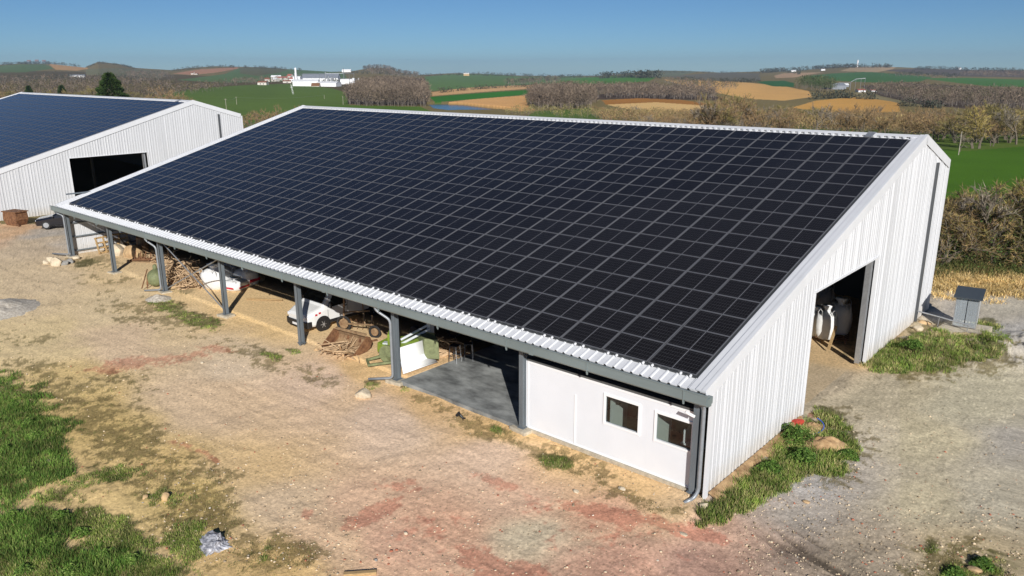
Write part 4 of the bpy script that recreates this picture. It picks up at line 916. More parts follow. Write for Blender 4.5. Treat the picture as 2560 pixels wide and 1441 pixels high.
mb = MB(); mb.box((2.18, 0, .55), (.06, .7, .2)); mb.build('grille', M['black'], car); mb = MB(); mb.box((2.225, 0, .45), (.02, .5, .11)); mb.build('number_plate', M['plate'], car)
# rusty tank block by the twin barn
p = at(42, 560); e = empty('rusty_trough', p, .3, 'rusty steel trough standing by the wall of the far barn', 'trough')
mb = MB(); mb.loft([[(x*q, y*q2, z) for x, y in ((-1, -.6), (1, -.6), (1, .6), (-1, .6))] for q, q2, z in ((.62, .8, 0), (.85, .95, .5), (.8, .9, 1.15))]); mb.build('body', M['rust'], e, bevel=.03)
mb = MB(); mb.box((0, 0, 1.17), (1.8, 1.2, .08)); mb.build('rim', M['rust'], e); mb = MB(); mb.bar((.8, -.5, .2), (1.2, -.6, 0), .1); mb.build('skid', M['rust'], e)
# ---------------- rusty loader bucket
p = at(868, 872); e = empty('loader_bucket', p, .12, 'old rusty loader bucket lying on the sand right of the van', 'bucket')
prof = [(-.65, .10), (-.30, .0), (.20, .02), (.48, .18), (.56, .42), (.46, .66), (.25, .76)]
mb = MB()
for i in range(len(prof)-1):
    (a, b), (c, d) = prof[i], prof[i+1]; mb.bar((0, (a+c)/2, (b+d)/2), (0.001, (a+c)/2, (b+d)/2), .1) if False else None
    v = Vector((0, c-a, d-b)); n_ = Vector((0, -v.z, v.y)).normalized()*.03
    mb.add([(-1.05, a, b), (1.05, a, b), (1.05, c, d), (-1.05, c, d)]+[tuple(Vector(q)+n_) for q in [(-1.05, a, b), (1.05, a, b), (1.05, c, d), (-1.05, c, d)]], [(3, 2, 1, 0), (4, 5, 6, 7), (0, 1, 5, 4), (1, 2, 6, 5), (2, 3, 7, 6), (3, 0, 4, 7)])
mb.build('shell', M['rustlight'], e)
for s in (-1, 1): mb = MB(); mb.prism(prof, s*1.06, s*1.10); mb.build('side_plate', M['rust'], e)
for i in range(7): mb = MB(); mb.bar((-.9+i*.3, -.45, .05), (-.9+i*.3, -.72, .02), .07, .03); mb.build('tooth', M['rust'], e)
mb = MB(); mb.bar((-1.0, .3, .79), (1.0, .3, .81), .08); mb.build('cross_bar', M['rustlight'], e)
for s in (-.4, .4): mb = MB(); mb.bar((s, .45, .4), (s, .8, .15), .08, .2); mb.build('hitch_lug', M['rust'], e)
# ---------------- wheeled rake implement behind it
p = at(893, 835); e = empty('hay_rake', p, .4, 'rusty hay rake with two small wheels behind the loader bucket', 'hay rake')
for x, y, r in ((-.9, .3, .36), (1.1, -.2, .28)):
    mb = MB(); N = 20; mb.tube([(x+math.cos(a)*r, y, r+math.sin(a)*r) for a in np.linspace(0, 2*math.pi, N+1)], .06, 8, cap=False); t = mb.build('tyre', M['rubber'], e)
    mb = MB(); mb.disc((x, y, r), (0, 1, 0), r*.7, .06); mb.build('rim', M['rustlight'], t)
for a, b in (((-.9, .3, .36), (1.0, -.1, .6)), ((-.9, .3, .4), (-.8, .3, 1.7)), ((.9, -.1, .3), (.95, -.1, 1.1)), ((-.8, .3, 1.7), (.1, .5, 1.6)), ((.1, .5, 1.6), (.4, .1, .5)), ((-.9, .5, .9), (.5, .5, 1.1))):
    mb = MB(); mb.bar(a, b, .07); mb.build('frame_bar', M['rustlight'], e)
for i in range(6): mb = MB(); mb.tube([(-.6+i*.3, .3, .5), (-.6+i*.3, .5, .6), (-.6+i*.3, .62, .3), (-.6+i*.3, .55, .05)], .014, 5); mb.build('tine', M['rust'], e)
# ---------------- lime green mower header with white deflectors
p = at(1035, 893); e = empty('forage_machine', Vector((-14.9, 3.0, -.02)), 0, 'lime green forage machine with a drawbar and a long hood in the sun', 'farm machine')
def gp(px, py, z): q = G(px, py, z); return (q.x+14.9, q.y-3.0, z+.02)
def slabpoly(pts, z0, z1, nm, m, tap=.06):
    T = [Vector(gp(a, b, z1)) for a, b in pts]; cx = sum(T, Vector())/len(T); B_ = [Vector((v.x+(v.x-cx.x)*tap, v.y+(v.y-cx.y)*tap, z0)) for v in T]; mb = MB(); mb.loft([[tuple(v) for v in B_], [tuple(v) for v in T]]); return mb.build(nm, M[m], e, bevel=.04)
slabpoly([(943, 856), (976, 840), (1000, 848), (960, 866)], .18, .62, 'hood', 'green'); slabpoly([(968, 836), (974, 818), (984, 826), (982, 842)], .5, 1.15, 'fin', 'green')
slabpoly([(985, 842), (1030, 838), (1072, 852), (1040, 866), (1000, 868)], .25, .85, 'body', 'green', .1); slabpoly([(1040, 826), (1085, 832), (1096, 850), (1060, 848)], .3, 1.2, 'rear_body', 'olive')
q_ = Vector(gp(968, 885, .4)); mb = MB(); mb.disc(q_, (.3, -1, .1), .40, .12, 22); mb.build('disc_guard', M['olive'], e)
q_ = Vector(gp(972, 858, .66)); mb = MB(); mb.box(q_, (.5, .28, .06), rz=.5); mb.build('cover', M['poly'], e)
for a, b in ((gp(962, 888, .3), gp(918, 900, .1)), (gp(985, 905, .2), gp(922, 913, .1)), (gp(917, 899, .1), gp(922, 914, .1)), (gp(962, 888, .3), gp(985, 905, .2))): mb = MB(); mb.bar(a, b, .09, .1); mb.build('drawbar', M['olive'], e)
for a, b in ((gp(1002, 850, .9), gp(1072, 812, 1.5)), (gp(1004, 860, .8), gp(1076, 822, 1.4))): mb = MB(); mb.tube([a, b], .06, 8); mb.build('boom', M['poly'], e)
q_ = Vector(gp(1076, 818, 1.4)); mb = MB(); mb.box(q_, (.2, .25, .6)); mb.build('boom_head', M['poly'], e)
q_ = Vector(gp(1085, 870, 0)); wheel(e, q_.x, q_.y, .35, .22, 'rust'); wheel(e, q_.x-1.6, q_.y+.3, .35, .22, 'rust')
# white deflector
A, B, Cq, D = G(1010, 938, .0), G(1094, 908, .0), G(1062, 857, .9), G(1000, 880, .9)
mb = MB(); N = 14; vs = []
for i in range(N+1):
    t = i/N; k = t**1.0; sag = .28*math.sin(math.pi*t)
    for P0_, P1_ in ((A, D), (B, Cq)):
        q = P0_.lerp(P1_, k); zz = .03+1.05*(t**1.7); vs.append((q.x, q.y, 0)); 
A2, B2 = G(1008, 937, .02), G(1095, 907, .02); D2, C2 = G(998, 872, 1.0), G(1060, 852, 1.0)
vs = []
for i in range(N+1):
    t = i/N; zz = .02+1.0*t**1.5
    for a, b in ((A2, D2), (B2, C2)):
        q = a.lerp(b, t); vs.append((q.x, q.y, zz+.02))
mb.add(vs, [(i*2, i*2+1, i*2+3, i*2+2) for i in range(N)]); o = mb.build('deflector_sheet', M['pvc'], smooth=True); md = o.modifiers.new('s', 'SOLIDIFY'); md.thickness = .03
tag(o, 'white curved plastic deflector sheet in front of the lime green machine', 'deflector')
q1, q2 = vs[10], vs[11]; mb = MB(); m1 = [Vector(vs[i])+Vector((0, -.02, .025)) for i in (10, 11, 17, 16)]; mb.add(m1, [(0, 1, 2, 3)]); a_ = mb.build('stiffener', M['panelwhite'], o); md = a_.modifiers.new('s', 'SOLIDIFY'); md.thickness = .03
# red machine in the shade
e = empty('red_trailer', Vector((-15.6, 6.3, 0)), .3, 'red farm trailer deep in the shade behind the lime green machine', 'trailer')
mb = MB(); mb.box((0, 0, 1.05), (2.6, 1.7, .75)); mb.build('box_body', M['red'], e, bevel=.03)
mb = MB(); mb.bar((-1.4, 0, .5), (-2.6, 0, .4), .1); mb.build('drawbar', M['red'], e)
for x in (-.6, .7): wheel(e, x, -.8, .42, .25, 'rust'); wheel(e, x, .8, .42, .25, 'rust')

# ---------------- more clutter deep under the roof edge
for i, (px, py, L_, m, lab) in enumerate([(660, 752, 2.2, 'wood', 'pale plank lying at the shade edge between bags and van'), (905, 862, 1.6, 'rust', 'rusty bar lying right of the loader bucket'), (420, 668, 2.4, 'galv', 'long metal tube on the ground behind the leaning downpipe'), (1120, 872, 1.7, 'rust', 'rusty bar lying on the orange earth beside the stools')]):
    p = at(px, py); mb = MB(); mb.bar((-L_/2, 0, .05), (L_/2, .1, .09), .09, .05); o = mb.build('bar' if m != 'wood' else 'plank', M[m]); o.location = p; o.rotation_euler = (0, 0, .5+i*.7); tag(o, lab, 'bar' if m != 'wood' else 'plank')
branch_pile(at(1105, 880), .9, .7, .35, 60, 26, 'brush_heap', 'low heap of rusty brush on the orange earth by the stools')
branch_pile(at(395, 650), 1.0, .7, .5, 70, 36, 'brush_heap', 'small heap of sticks between the barrel and the leaning downpipe')
branch_pile(at(850, 880), .8, .5, .3, 50, 46, 'brush_heap', 'roots and twigs caught under the left end of the loader bucket')
for px, py, s, lab in [(322, 655, .2, 'small tan stone at the edge of the harrow plate'), (650, 700, .5, 'tan lump of stone in the shade right of the full big bag'), (985, 925, .14, 'small stone at the foot of the post by the white sheet'), (1440, 1225, .12, 'pale stone on the clay strip before the office'), (1555, 1218, .14, 'white chip on the clay before the office windows'), (790, 870, .16, 'grey stone beside the post near the van', ), (505, 905, .1, 'small brown stone at the red rubble')]:
    rock(px, py, s, s*.7, s*.6, 'rocktan' if s > .15 else 'rock', lab)
# ------------------------------------------------------------------ grass and weeds
def tufts(pos, nb, hlo, hhi, wd, cols, seed, name, lean=.45, spread=.06):
    r_ = np.random.default_rng(seed); n = len(pos); z = height(pos[:, 0], pos[:, 1])
    P = np.repeat(np.column_stack([pos, z]), nb, 0); N = len(P); sc = np.repeat(r_.uniform(.6, 1.25, n), nb)
    a = r_.uniform(0, 6.283, N); q = r_.uniform(0, 1, N)**.6*spread*sc*1.4; P[:, 0] += np.cos(a)*q; P[:, 1] += np.sin(a)*q; P[:, 2] -= .015
    h = r_.uniform(hlo, hhi, N)*sc; b = r_.uniform(0, 6.283, N); w_ = wd*r_.uniform(.6, 1.4, N)
    l = r_.uniform(.1, lean, N)*h; dx, dy = np.cos(a+r_.normal(0, .6, N))*l, np.sin(a+r_.normal(0, .6, N))*l
    s = np.stack([np.cos(b)*w_/2, np.sin(b)*w_/2, 0*b], 1); tip = P+np.stack([dx, dy, h], 1); mid = P+np.stack([dx*.35, dy*.35, h*.6], 1)
    V = np.stack([P-s, P+s, mid+s*.8, mid-s*.8, tip], 1).reshape(-1, 3); k = np.arange(N)*5
    F = np.concatenate([np.stack([k, k+1, k+2], 1), np.stack([k, k+2, k+3], 1), np.stack([k+3, k+2, k+4], 1)])
    cols = np.array(cols); ci = np.repeat(r_.integers(len(cols), size=n), nb); c = cols[ci]*np.repeat(r_.uniform(.7, 1.3, n)*(1.18+.75*fbm(pos[:, 0]*1.3, pos[:, 1]*1.3, 3, 210)), nb)[:, None]*r_.uniform(.75, 1.25, N)[:, None]
    o = npmesh(name, V, F, M['leaf'], col=np.repeat(c, 5, 0)); return tag(o, kind='stuff')
def sample_mask(L, n, thr, seed, box_=(-60, 740, 2620, 1470), jit=.75):
    r_ = np.random.default_rng(seed); out = []
    while sum(map(len, out)) < n:
        px = r_.uniform(box_[0], box_[2], 20000); py = r_.uniform(box_[1], box_[3], 20000)
        P = Gv(px, py)[:, :2]
        g1 = fbm(P[:, 0]*.9, P[:, 1]*.9, 4, 110, .65); g2 = fbm(P[:, 0]*3.1, P[:, 1]*3.1, 4, 120, .7)
        m = mask(px, py, L, g1*.6+g2*.7, .6)
        ok = ~inpoly(px, py, [(2312, 836), (2440, 856), (2492, 822), (2372, 795)]) & (m > thr) & (r_.random(len(px)) < m) & ~((P[:, 0] < .36) & (P[:, 0] > -49.5) & (P[:, 1] > -.05) & (P[:, 1] < 25.6))
        out.append(P[ok])
    return np.concatenate(out)[:n]
GC = [(.12, .18, .03), (.16, .215, .04), (.20, .245, .055), (.26, .26, .09), (.09, .15, .03), (.33, .28, .13)]
tufts(sample_mask(GREEN, 14000, .35, 1), 13, .03, .11, .012, GC, 2, 'grass', spread=.09)
tufts(sample_mask([(-20,1090,165,140,0,1.3),(90,1150,80,70,0,1.2),(60,1330,120,70,0,.9),(250,1400,120,50,0,.8)], 2600, .5, 4), 12, .08, .22, .017, [(.07, .14, .02), (.10, .17, .03), (.06, .12, .022), (.15, .19, .05)], 5, 'tall_grass', spread=.14)
tufts(sample_mask([q for q in GREEN if 1750 < q[0] and q[1] < 1340], 3000, .45, 6, (1700, 740, 2620, 1470)), 12, .08, .24, .018, GC, 7, 'weeds', spread=.12)
tufts(sample_mask(MOSS, 5200, .4, 8), 8, .02, .07, .011, [(.16, .13, .05), (.20, .16, .07), (.10, .12, .03)], 9, 'dry_grass', spread=.10)
sp = Gv(rng.uniform(2325, 2640, 3600), rng.normal(700, 17, 3600))[:, :2]; q_ = fbm(sp[:, 0]*.8, sp[:, 1]*.8, 3, 201)+.8*fbm(sp[:, 0]*3, sp[:, 1]*3, 2, 205); tufts(sp[(sp[:, 1] > 26.5) & (q_ > -.05)], 12, .06, .28, .03, [(.60, .43, .18), (.50, .34, .13), (.64, .48, .24), (.36, .26, .10)], 10, 'straw_grass', spread=.3, lean=1.0)
sp = Gv(rng.uniform(2325, 2640, 1800), rng.normal(655, 14, 1800))[:, :2]; tufts(sp[(sp[:, 1] > 26.5)], 12, .2, .6, .035, [(.10, .12, .03), (.16, .13, .05), (.07, .09, .03)], 12, 'rough_grass', spread=.3, lean=.8)
def leafy(seed, R_, h, n, ls, cols, name='weed'):
    r_ = np.random.default_rng(seed); N = n
    a = r_.uniform(0, 6.283, N); q = r_.uniform(0, 1, N)**.5; zz = r_.uniform(0, 1, N)**.8
    lob = 1+.25*np.sin(a*3+seed)+.15*np.sin(a*7+seed*2); rad = R_*q*np.sqrt(np.clip(1-zz*zz*.8, .05, 1))*lob
    P = np.stack([np.cos(a)*rad, np.sin(a)*rad, zz*h*(1-.25*q*q)*(1+.2*np.sin(a*5))], 1)
    u = r_.normal(0, 1, (N, 3)); u[:, 2] *= .5; u /= np.linalg.norm(u, axis=1)[:, None]; t = np.cross(u, r_.normal(0, 1, (N, 3))); t /= np.linalg.norm(t, axis=1)[:, None]
    s = ls*r_.uniform(.5, 1.3, N)[:, None]; V = np.stack([P-u*s, P+t*s*.45, P+u*s, P-t*s*.45], 1).reshape(-1, 3); k = np.arange(N)*4; F = np.stack([k, k+1, k+2, k+3], 1)
    c = np.array(cols)[r_.integers(len(cols), size=N)]*r_.uniform(.7, 1.3, N)[:, None]
    return V, F, np.repeat(c, 4, 0)
def bush_obj(name, parts, mats=None):
    V, F, c = parts; return npmesh(name, V, F, M['leaf'], col=c)
for px, py, R_, h, lab in [(1985, 1092, .62, .6, 'largest broad leaved green weed against the gable beside the red sack'), (2008, 1140, .52, .45, 'round leafy weed at the gravel edge below the largest weed'), (1925, 1165, .5, .3, 'low leafy weed on the grass strip left of the round weed'), (2120, 1125, .4, .2, 'low weed at the right end of the green patch by the gable'),
                         (2460, 1398, .28, .22, 'bright green weed tuft between stones near the bottom right corner'), (2390, 1420, .28, .16, 'spreading weed left of the flat tan stone at bottom right'), (2285, 880, .5, .3, 'tallest green weed in the grass between doorway and cabinet')]:
    o = bush_obj('weed', leafy(int(px), R_, h, 1500, .05, [(.07, .14, .02), (.10, .18, .03), (.05, .11, .02), (.14, .21, .045)])); o.location = at(px, py); tag(o, lab, 'weed')
for i, (px, py) in enumerate([(30, 1010), (70, 1060), (15, 1120), (120, 1130), (60, 1180), (30, 1290), (120, 1350), (200, 1330), (60, 1420), (180, 1425), (260, 1380), (330, 1400), (90, 1090), (150, 1290)]):
    o = bush_obj('weed', leafy(400+i, random.uniform(.18, .36), random.uniform(.14, .26), 900, .035, [(.10, .19, .03), (.15, .24, .04), (.07, .14, .025), (.20, .26, .07)])); o.location = at(px, py); tag(o, 'low leafy weed clump standing in the green grass at the left edge', 'weed', 'weed clumps in the left grass')
# ------------------------------------------------------------------ trees
def twigs(P, D, L, W_, r_):
    t = np.cross(D, r_.normal(0, 1, D.shape)); t /= np.linalg.norm(t, axis=1)[:, None]+1e-9
    V = np.stack([P-t*W_[:, None]/2, P+t*W_[:, None]/2, P+D*L[:, None]], 1).reshape(-1, 3); k = np.arange(len(P))*3
    return V, np.stack([k, k+1, k+2], 1)
def bare_tree(seed, h, wd, tcol, bcol, multi=1, dens=1.0, leafc=None, tw=.012):
    """trunk mesh and crown mesh of a bare deciduous tree of height h, crown width wd"""
    r_ = random.Random(seed); mb = MB(); ends = []
    def br(p, d, L, r, lv):
        pts = [p]; q = p.copy(); dd = d.copy()
        for k in range(3):
            dd = (dd+Vector((r_.gauss(0, .13), r_.gauss(0, .13), r_.gauss(.04, .1)))).normalized(); q = q+dd*L/3; pts.append(q.copy())
        mb.tube(pts, [r, r*.85, r*.7, r*.5], 5 if lv < 2 else 3, cap=False)
        if lv >= 3:
            ends.append((pts, dd, L)); return
        for k in range(r_.choice((3, 4)) if lv < 2 else 3):
            i = r_.choice((1, 2, 3)); a = r_.uniform(0, 6.28); sp = r_.uniform(.45, .95)
            o_ = dd.orthogonal().normalized(); o2 = dd.cross(o_); nd = (dd+(o_*math.cos(a)+o2*math.sin(a))*sp*wd/h*1.6+Vector((0, 0, .12))).normalized()
            br(pts[i], nd, L*r_.uniform(.6, .82), r*.55, lv+1)
    for m in range(multi):
        a = r_.uniform(0, 6.28); br(Vector((math.cos(a), math.sin(a), 0))*.05*h*(multi > 1), Vector((math.cos(a)*.25*(multi > 1), math.sin(a)*.25*(multi > 1), 1)).normalized(), h*.36, h*.018+.02, 0)
    g = np.random.default_rng(seed); P = []; D = []; L = []
    for pts, dd, Lb in ends:
        n = int(16*dens)
        for k in range(n):
            t = g.random()*2.99; i = int(t); p = pts[i].lerp(pts[i+1], t-i); P.append(p[:]); v = np.array(dd[:])+g.normal(0, .75, 3)+[0, 0, .2]; D.append(v/np.linalg.norm(v)); L.append(h*g.uniform(.035, .09))
    P = np.array(P); D = np.array(D); L = np.array(L); V, F = twigs(P, D, L, np.full(len(P), tw*h), g)
    s = h/max(V[:, 2].max(), .1); V *= s; tv = np.array([v[:] for v in mb.v])*s; sx = wd/2/max(np.percentile(np.abs(V[:, :2]), 97), .1); 
    V[:, :2] *= sx; tv[:, :2] *= sx
    cc = np.repeat(np.array(bcol)[g.integers(len(bcol), size=len(P))]*g.uniform(.7, 1.3, len(P))[:, None], 3, 0)
    return (tv, mb.f, tcol), (V, F, cc)
def make_tree(name, seed, h, wd, tcol, bcol, **k):
    (tv, tf, tc), (V, F, cc) = bare_tree(seed, h, wd, tcol, bcol, **k)
    e = empty(name)
    m = MB(); m.v = [tuple(v) for v in tv]; m.f = tf; m.m = [0]*len(tf); t = m.build('trunk', M['trunk'], e)
    npmesh('crown', V, F, M['leaf'], e, col=cc); return e
M['trunk'] = mat('grey_brown_bark', (.14, .115, .085), .95, noise=.3, scale=4)
hidden = []
def proto(*a, **k): e = make_tree(*a, **k); hidden.append(e); return e
used = set()
def place(pr, loc, sc, rz, label, cat='tree', group=None, sz=None):
    if pr in hidden and pr.name not in used: used.add(pr.name); e = pr
    else: e = copy_tree(pr)
    e.location = loc; e.rotation_euler = (0, 0, rz); e.scale = (sc, sc, sz or sc); return tag(e, label, cat, group)
BR = [(.30, .20, .10), (.38, .25, .12), (.22, .15, .08)]; OL = [(.24, .20, .07), (.32, .26, .09), (.18, .16, .06)]; YG = [(.40, .31, .09), (.32, .25, .07), (.46, .35, .13)]; GY = [(.25, .21, .16), (.32, .27, .20), (.19, .16, .13)]
Tb = [proto('bare_tree', 100+i, 7, 6.5, 0, c, multi=m, dens=1.5, tw=.006) for i, (c, m) in enumerate([(BR, 2), (OL, 3), (YG, 2), (GY, 1), (BR, 3), (OL, 2)])]
def gpt(px, py): p = hit(px, py); return p
TOPS = ([1480, 1560, 1640, 1740, 1780, 1840, 1900, 2000, 2060, 2150, 2200, 2300, 2400, 2450, 2520, 2620], [292, 284, 280, 270, 232, 232, 260, 256, 254, 258, 262, 266, 266, 250, 266, 262])
r_ = random.Random(9)
LB_ = {0: 'reddish brown bare tree', 1: 'olive toned bare scrub tree', 2: 'yellowish willow like bare tree', 3: 'grey bare tree', 4: 'dense brown bare tree', 5: 'olive brown bare tree'}
for i in range(140):
    px = 1490+i*1130/140+r_.uniform(-8, 8); py = r_.choice((300, 312, 322, 334, 344)) if px < 2330 else r_.choice((310, 325, 338, 350, 358))
    p = gpt(px, py); d = (p-Vector(CAM)).dot(Vector(_F)); top = np.interp(px, *TOPS)+r_.choice((0, 5, 9, 14, 22)); h = max(2.2, (py-top)/FPX*d*1.03)
    k = r_.choice((0, 4, 4, 5, 0, 3, 1, 0) if px < 2380 else (0, 2, 3, 5, 1)); place(Tb[k], p-Vector((0, 0, .1)), h/7*r_.uniform(.95, 1.1), r_.uniform(0, 6), LB_[k]+' in the scrub belt beyond the near barn ridge', group='bare trees in the belt beyond the barn', sz=h/7)
for px, py, top, k, lab in [(2440, 372, 268, 2, 'wide yellow willow at the edge of the green field, tallest on the right'), (2400, 380, 330, 3, 'thin grey sapling standing on the rough grass beyond the barn'), (2350, 350, 288, 1, 'dark olive tree with ivy just right of the barn gable'), (2540, 362, 262, 3, 'grey bare tree at the right edge of the picture above the field'), (2480, 366, 300, 0, 'brown bare tree right of the wide yellow willow'), (1830, 330, 226, 1, 'tall rounded olive tree rising over the scrub belt'), (1590, 292, 262, 3, 'small lone grey tree before the pale field'), (755, 312, 262, 0, 'reddish shrub just left of the near barn ridge end'), (672, 322, 262, 4, 'brown shrub between the two barns, tallest of its row')]:
    p = gpt(px, py); d = (p-Vector(CAM)).dot(Vector(_F)); h = (py-top)/FPX*d; place(Tb[k], p-Vector((0, 0, .1)), h/7*1.15, px, lab, sz=h/7*1.05)
for px in range(612, 790, 15):
    py = r_.uniform(306, 330); p = gpt(px, py); d = (p-Vector(CAM)).dot(Vector(_F)); h = (py-r_.uniform(272, 292))/FPX*d; place(Tb[r_.choice((0, 4, 5))], p-Vector((0, 0, .1)), h/7*1.3, px, 'brown bare shrub in the row between the two barns', 'shrub', 'bare shrubs between the barns', sz=h/7)
for px in list(range(-30, 250, 22))+list(range(335, 470, 20)):
    py = r_.uniform(262, 285); p = gpt(px, py); d = (p-Vector(CAM)).dot(Vector(_F)); h = (py-r_.uniform(212, 236))/FPX*d; place(Tb[r_.choice((0, 4, 5, 1))], p-Vector((0, 0, .1)), h/7*1.2, px, 'brown bare tree beyond the ridge of the left barn', 'tree', 'bare trees beyond the left barn', sz=h/7)
# scrub on the right, behind the track
SH = []
DB = [(.15, .11, .06), (.20, .15, .07), (.11, .085, .05)]
for i, (c, m) in enumerate([(BR+OL, 4), (DB+OL+[(.07, .11, .03)], 5), (YG+BR, 3)]):
    e = proto('scrub', 300+i, 4.2, 4.4, 0, c, multi=m, dens=1.25, tw=.0052); SH.append(e)
    V, F, cc = leafy(50+i, 1.9, (2.4, 3.2, 1.8)[i], (2600, 4600, 1500)[i], .06, [[(.05, .085, .02), (.08, .11, .03), (.13, .11, .04)], [(.045, .10, .02), (.07, .13, .03), (.10, .12, .035)], [(.12, .09, .035), (.09, .10, .03), (.17, .13, .05)]][i]); npmesh('foliage', V, F, M['leaf'], e, col=cc)
k = 0
for px, py, top in [(2345, 668, 520), (2375, 662, 540), (2400, 655, 480), (2430, 668, 500), (2460, 655, 462), (2490, 668, 480), (2515, 655, 455), (2545, 668, 470), (2570, 655, 450), (2600, 665, 470), (2640, 660, 460), (2360, 610, 478), (2410, 600, 470), (2470, 600, 455), (2540, 600, 445), (2600, 600, 450), (2335, 640, 560)]:
    p = G(px, py, -.05); d = (p-Vector(CAM)).dot(Vector(_F)); h = (py-top)/FPX*d*(1.12, .78, 1.0, .66, 1.05, .85)[k % 6]
    place(SH[k % 3], p, h/4.2*1.05, px*.7, 'tangled %s behind the gravel track at the right edge' % ('brown and olive scrub', 'greener leafy scrub', 'yellow brown scrub')[k % 3], 'shrub', 'scrub behind the track', sz=h/4.2); k += 1
for px, py, top, k_, lab in [(2498, 664, 452, 3, 'tall bare tree with a pale forked trunk in front of the scrub at right'), (2548, 650, 448, 2, 'yellowish bare tree near the right picture edge above the straw bank'), (2440, 655, 500, 0, 'low bare brown tree leaning left in the scrub'), (2590, 668, 440, 3, 'pale bare tree cut by the right picture edge')]:
    p = G(px, py, -.05); d = (p-Vector(CAM)).dot(Vector(_F)); h = (py-top)/FPX*d*1.05; place(Tb[k_], p, h/7*.95, px*.3, lab, 'tree', sz=h/7)
# dark conifer beyond the left barn
def conifer(px, pyb, top, wpx, label, seed=3):
    p = gpt(px, pyb); d = (p-Vector(CAM)).dot(Vector(_F)); h = (pyb-top)/FPX*d; R_ = wpx/2/FPX*d; g = np.random.default_rng(seed); N = 9000
    t = g.random(N)**.7; zz = h*(.08+.92*t); rad = R_*(np.clip(1-t, 0, 1)**.62*1.05+.03)*(.55+.45*g.random(N)**.3); a = g.uniform(0, 6.283, N); lay = 1+.16*np.sin(zz*2.6+a*2)+.14*np.sin(a*5+zz); rad *= lay
    P = np.stack([np.cos(a)*rad, np.sin(a)*rad, zz], 1); D = np.stack([np.cos(a), np.sin(a), g.normal(.1, .3, N)], 1)+g.normal(0, .35, (N, 3)); D /= np.linalg.norm(D, axis=1)[:, None]
    V, F = twigs(P, D, g.uniform(.5, 1.1, N), np.full(N, .42), g); cc = np.repeat(np.array([(.025, .05, .012), (.05, .08, .018), (.035, .065, .015)])[g.integers(3, size=N)], 3, 0)
    e = empty('conifer', p, 0, label, 'tree'); npmesh('crown', V, F, M['leaf'], e, col=cc); MB().tube([(0, 0, -.5), (0, 0, h*.8)], [h*.02, h*.005], 6).build('trunk', M['trunk'], e)
conifer(288, 305, 188, 84, 'dark green broad conifer rising behind the left barn roof')
conifer(78, 262, 217, 22, 'small dark evergreen beyond the left barn, nearer the edge', 8); conifer(160, 262, 216, 26, 'dark squat evergreen left of the big conifer', 6)
# far woods: one mass each
def wood(poly, n, hgt, cols, name, tw=34, seed=0, wr=.42, under=True, trunkcol=(.20, .17, .14)):
    g = np.random.default_rng(seed); xs, ys = [q[0] for q in poly], [q[1] for q in poly]; pts = []
    px, py = g.uniform(min(xs), max(xs), n*8), g.uniform(min(ys), max(ys), n*8); ok = inpoly(px, py, poly); pts = hitv(px[ok][:n], py[ok][:n]); d = (pts[:, :3]-CAM)@_F; N = len(pts); hh = (hgt if np.isscalar(hgt) else hgt(d))*g.uniform(.75, 1.15, N)
    B = np.repeat(pts[:, :3], tw, 0); H_ = np.repeat(hh, tw); a = g.uniform(0, 6.283, N*tw); t = g.uniform(.18, .98, N*tw)**.8; rad = H_*wr*np.sqrt(np.clip(1-(2*t-1.05)**2*.8, .05, 1))*g.random(N*tw)**.5*.75
    P = B+np.stack([np.cos(a)*rad, np.sin(a)*rad, H_*t*.92], 1); D = np.stack([np.cos(a)*.7, np.sin(a)*.7, g.uniform(.2, 1.2, N*tw)], 1)+g.normal(0, .4, (N*tw, 3)); D /= np.linalg.norm(D, axis=1)[:, None]
    px1 = np.repeat(d, tw)/FPX; V, F = twigs(P, D, H_*g.uniform(.10, .22, N*tw), np.maximum(H_*.022, px1*1.3), g)
    cs = np.array(cols); tint = np.repeat(cs[g.integers(len(cs), size=N)]*g.uniform(.8, 1.2, N)[:, None], tw, 0)*g.uniform(.7, 1.3, N*tw)[:, None]; cc = np.repeat(tint, 3, 0)
    # trunks
    tb = pts[:, :3]; wv = np.maximum(hh*.02, d/FPX*.9); r2 = np.array([math.cos(YAW), math.sin(YAW), 0]); f2 = np.array([-math.sin(YAW), math.cos(YAW), 0])
    TV = np.stack([tb-r2*wv[:, None]/2-[0, 0, 1], tb+r2*wv[:, None]/2-[0, 0, 1], tb+f2*wv[:, None]*.7-[0, 0, 1], tb+[0, 0, 1]*hh[:, None]*.75], 1).reshape(-1, 3); k = np.arange(N)*4+len(V); TF = np.concatenate([np.stack([k, k+1, k+3], 1), np.stack([k+1, k+2, k+3], 1), np.stack([k+2, k, k+3], 1)])
    o = npmesh(name, np.concatenate([V, TV]), np.concatenate([F, TF]), M['leaf'], col=np.concatenate([cc, np.tile(trunkcol, (N*4, 1))])); return tag(o, kind='stuff')
WB = [(.17, .13, .095), (.21, .16, .115), (.13, .10, .075)]; WG = [(.07, .09, .04), (.11, .115, .055)]; WD = [(.045, .055, .04), (.07, .075, .05)]
wood([(868, 262), (905, 266), (1064, 268), (1068, 236), (1052, 222), (960, 214), (900, 222)], 760, 13.5, WB, 'wood', 42, 1)
wood([(1318, 262), (1345, 272), (1482, 273), (1480, 244), (1400, 234), (1335, 240)], 520, 13, WB, 'wood', 42, 2, trunkcol=(.26, .21, .17))
wood([(1480, 246), (1600, 246), (1720, 250), (1790, 252), (1790, 240), (1640, 226), (1480, 226)], 460, 10, WB, 'wood', 34, 3)
wood([(2160, 228), (2230, 246), (2300, 262), (2440, 272), (2600, 272), (2600, 244), (2400, 238), (2250, 222)], 900, 10, WB+[(.10, .09, .05)], 'wood', 30, 4)
wood([(2190, 190), (2280, 194), (2400, 198), (2400, 190), (2280, 184)], 120, 9, WD, 'wood', 20, 5, .5)
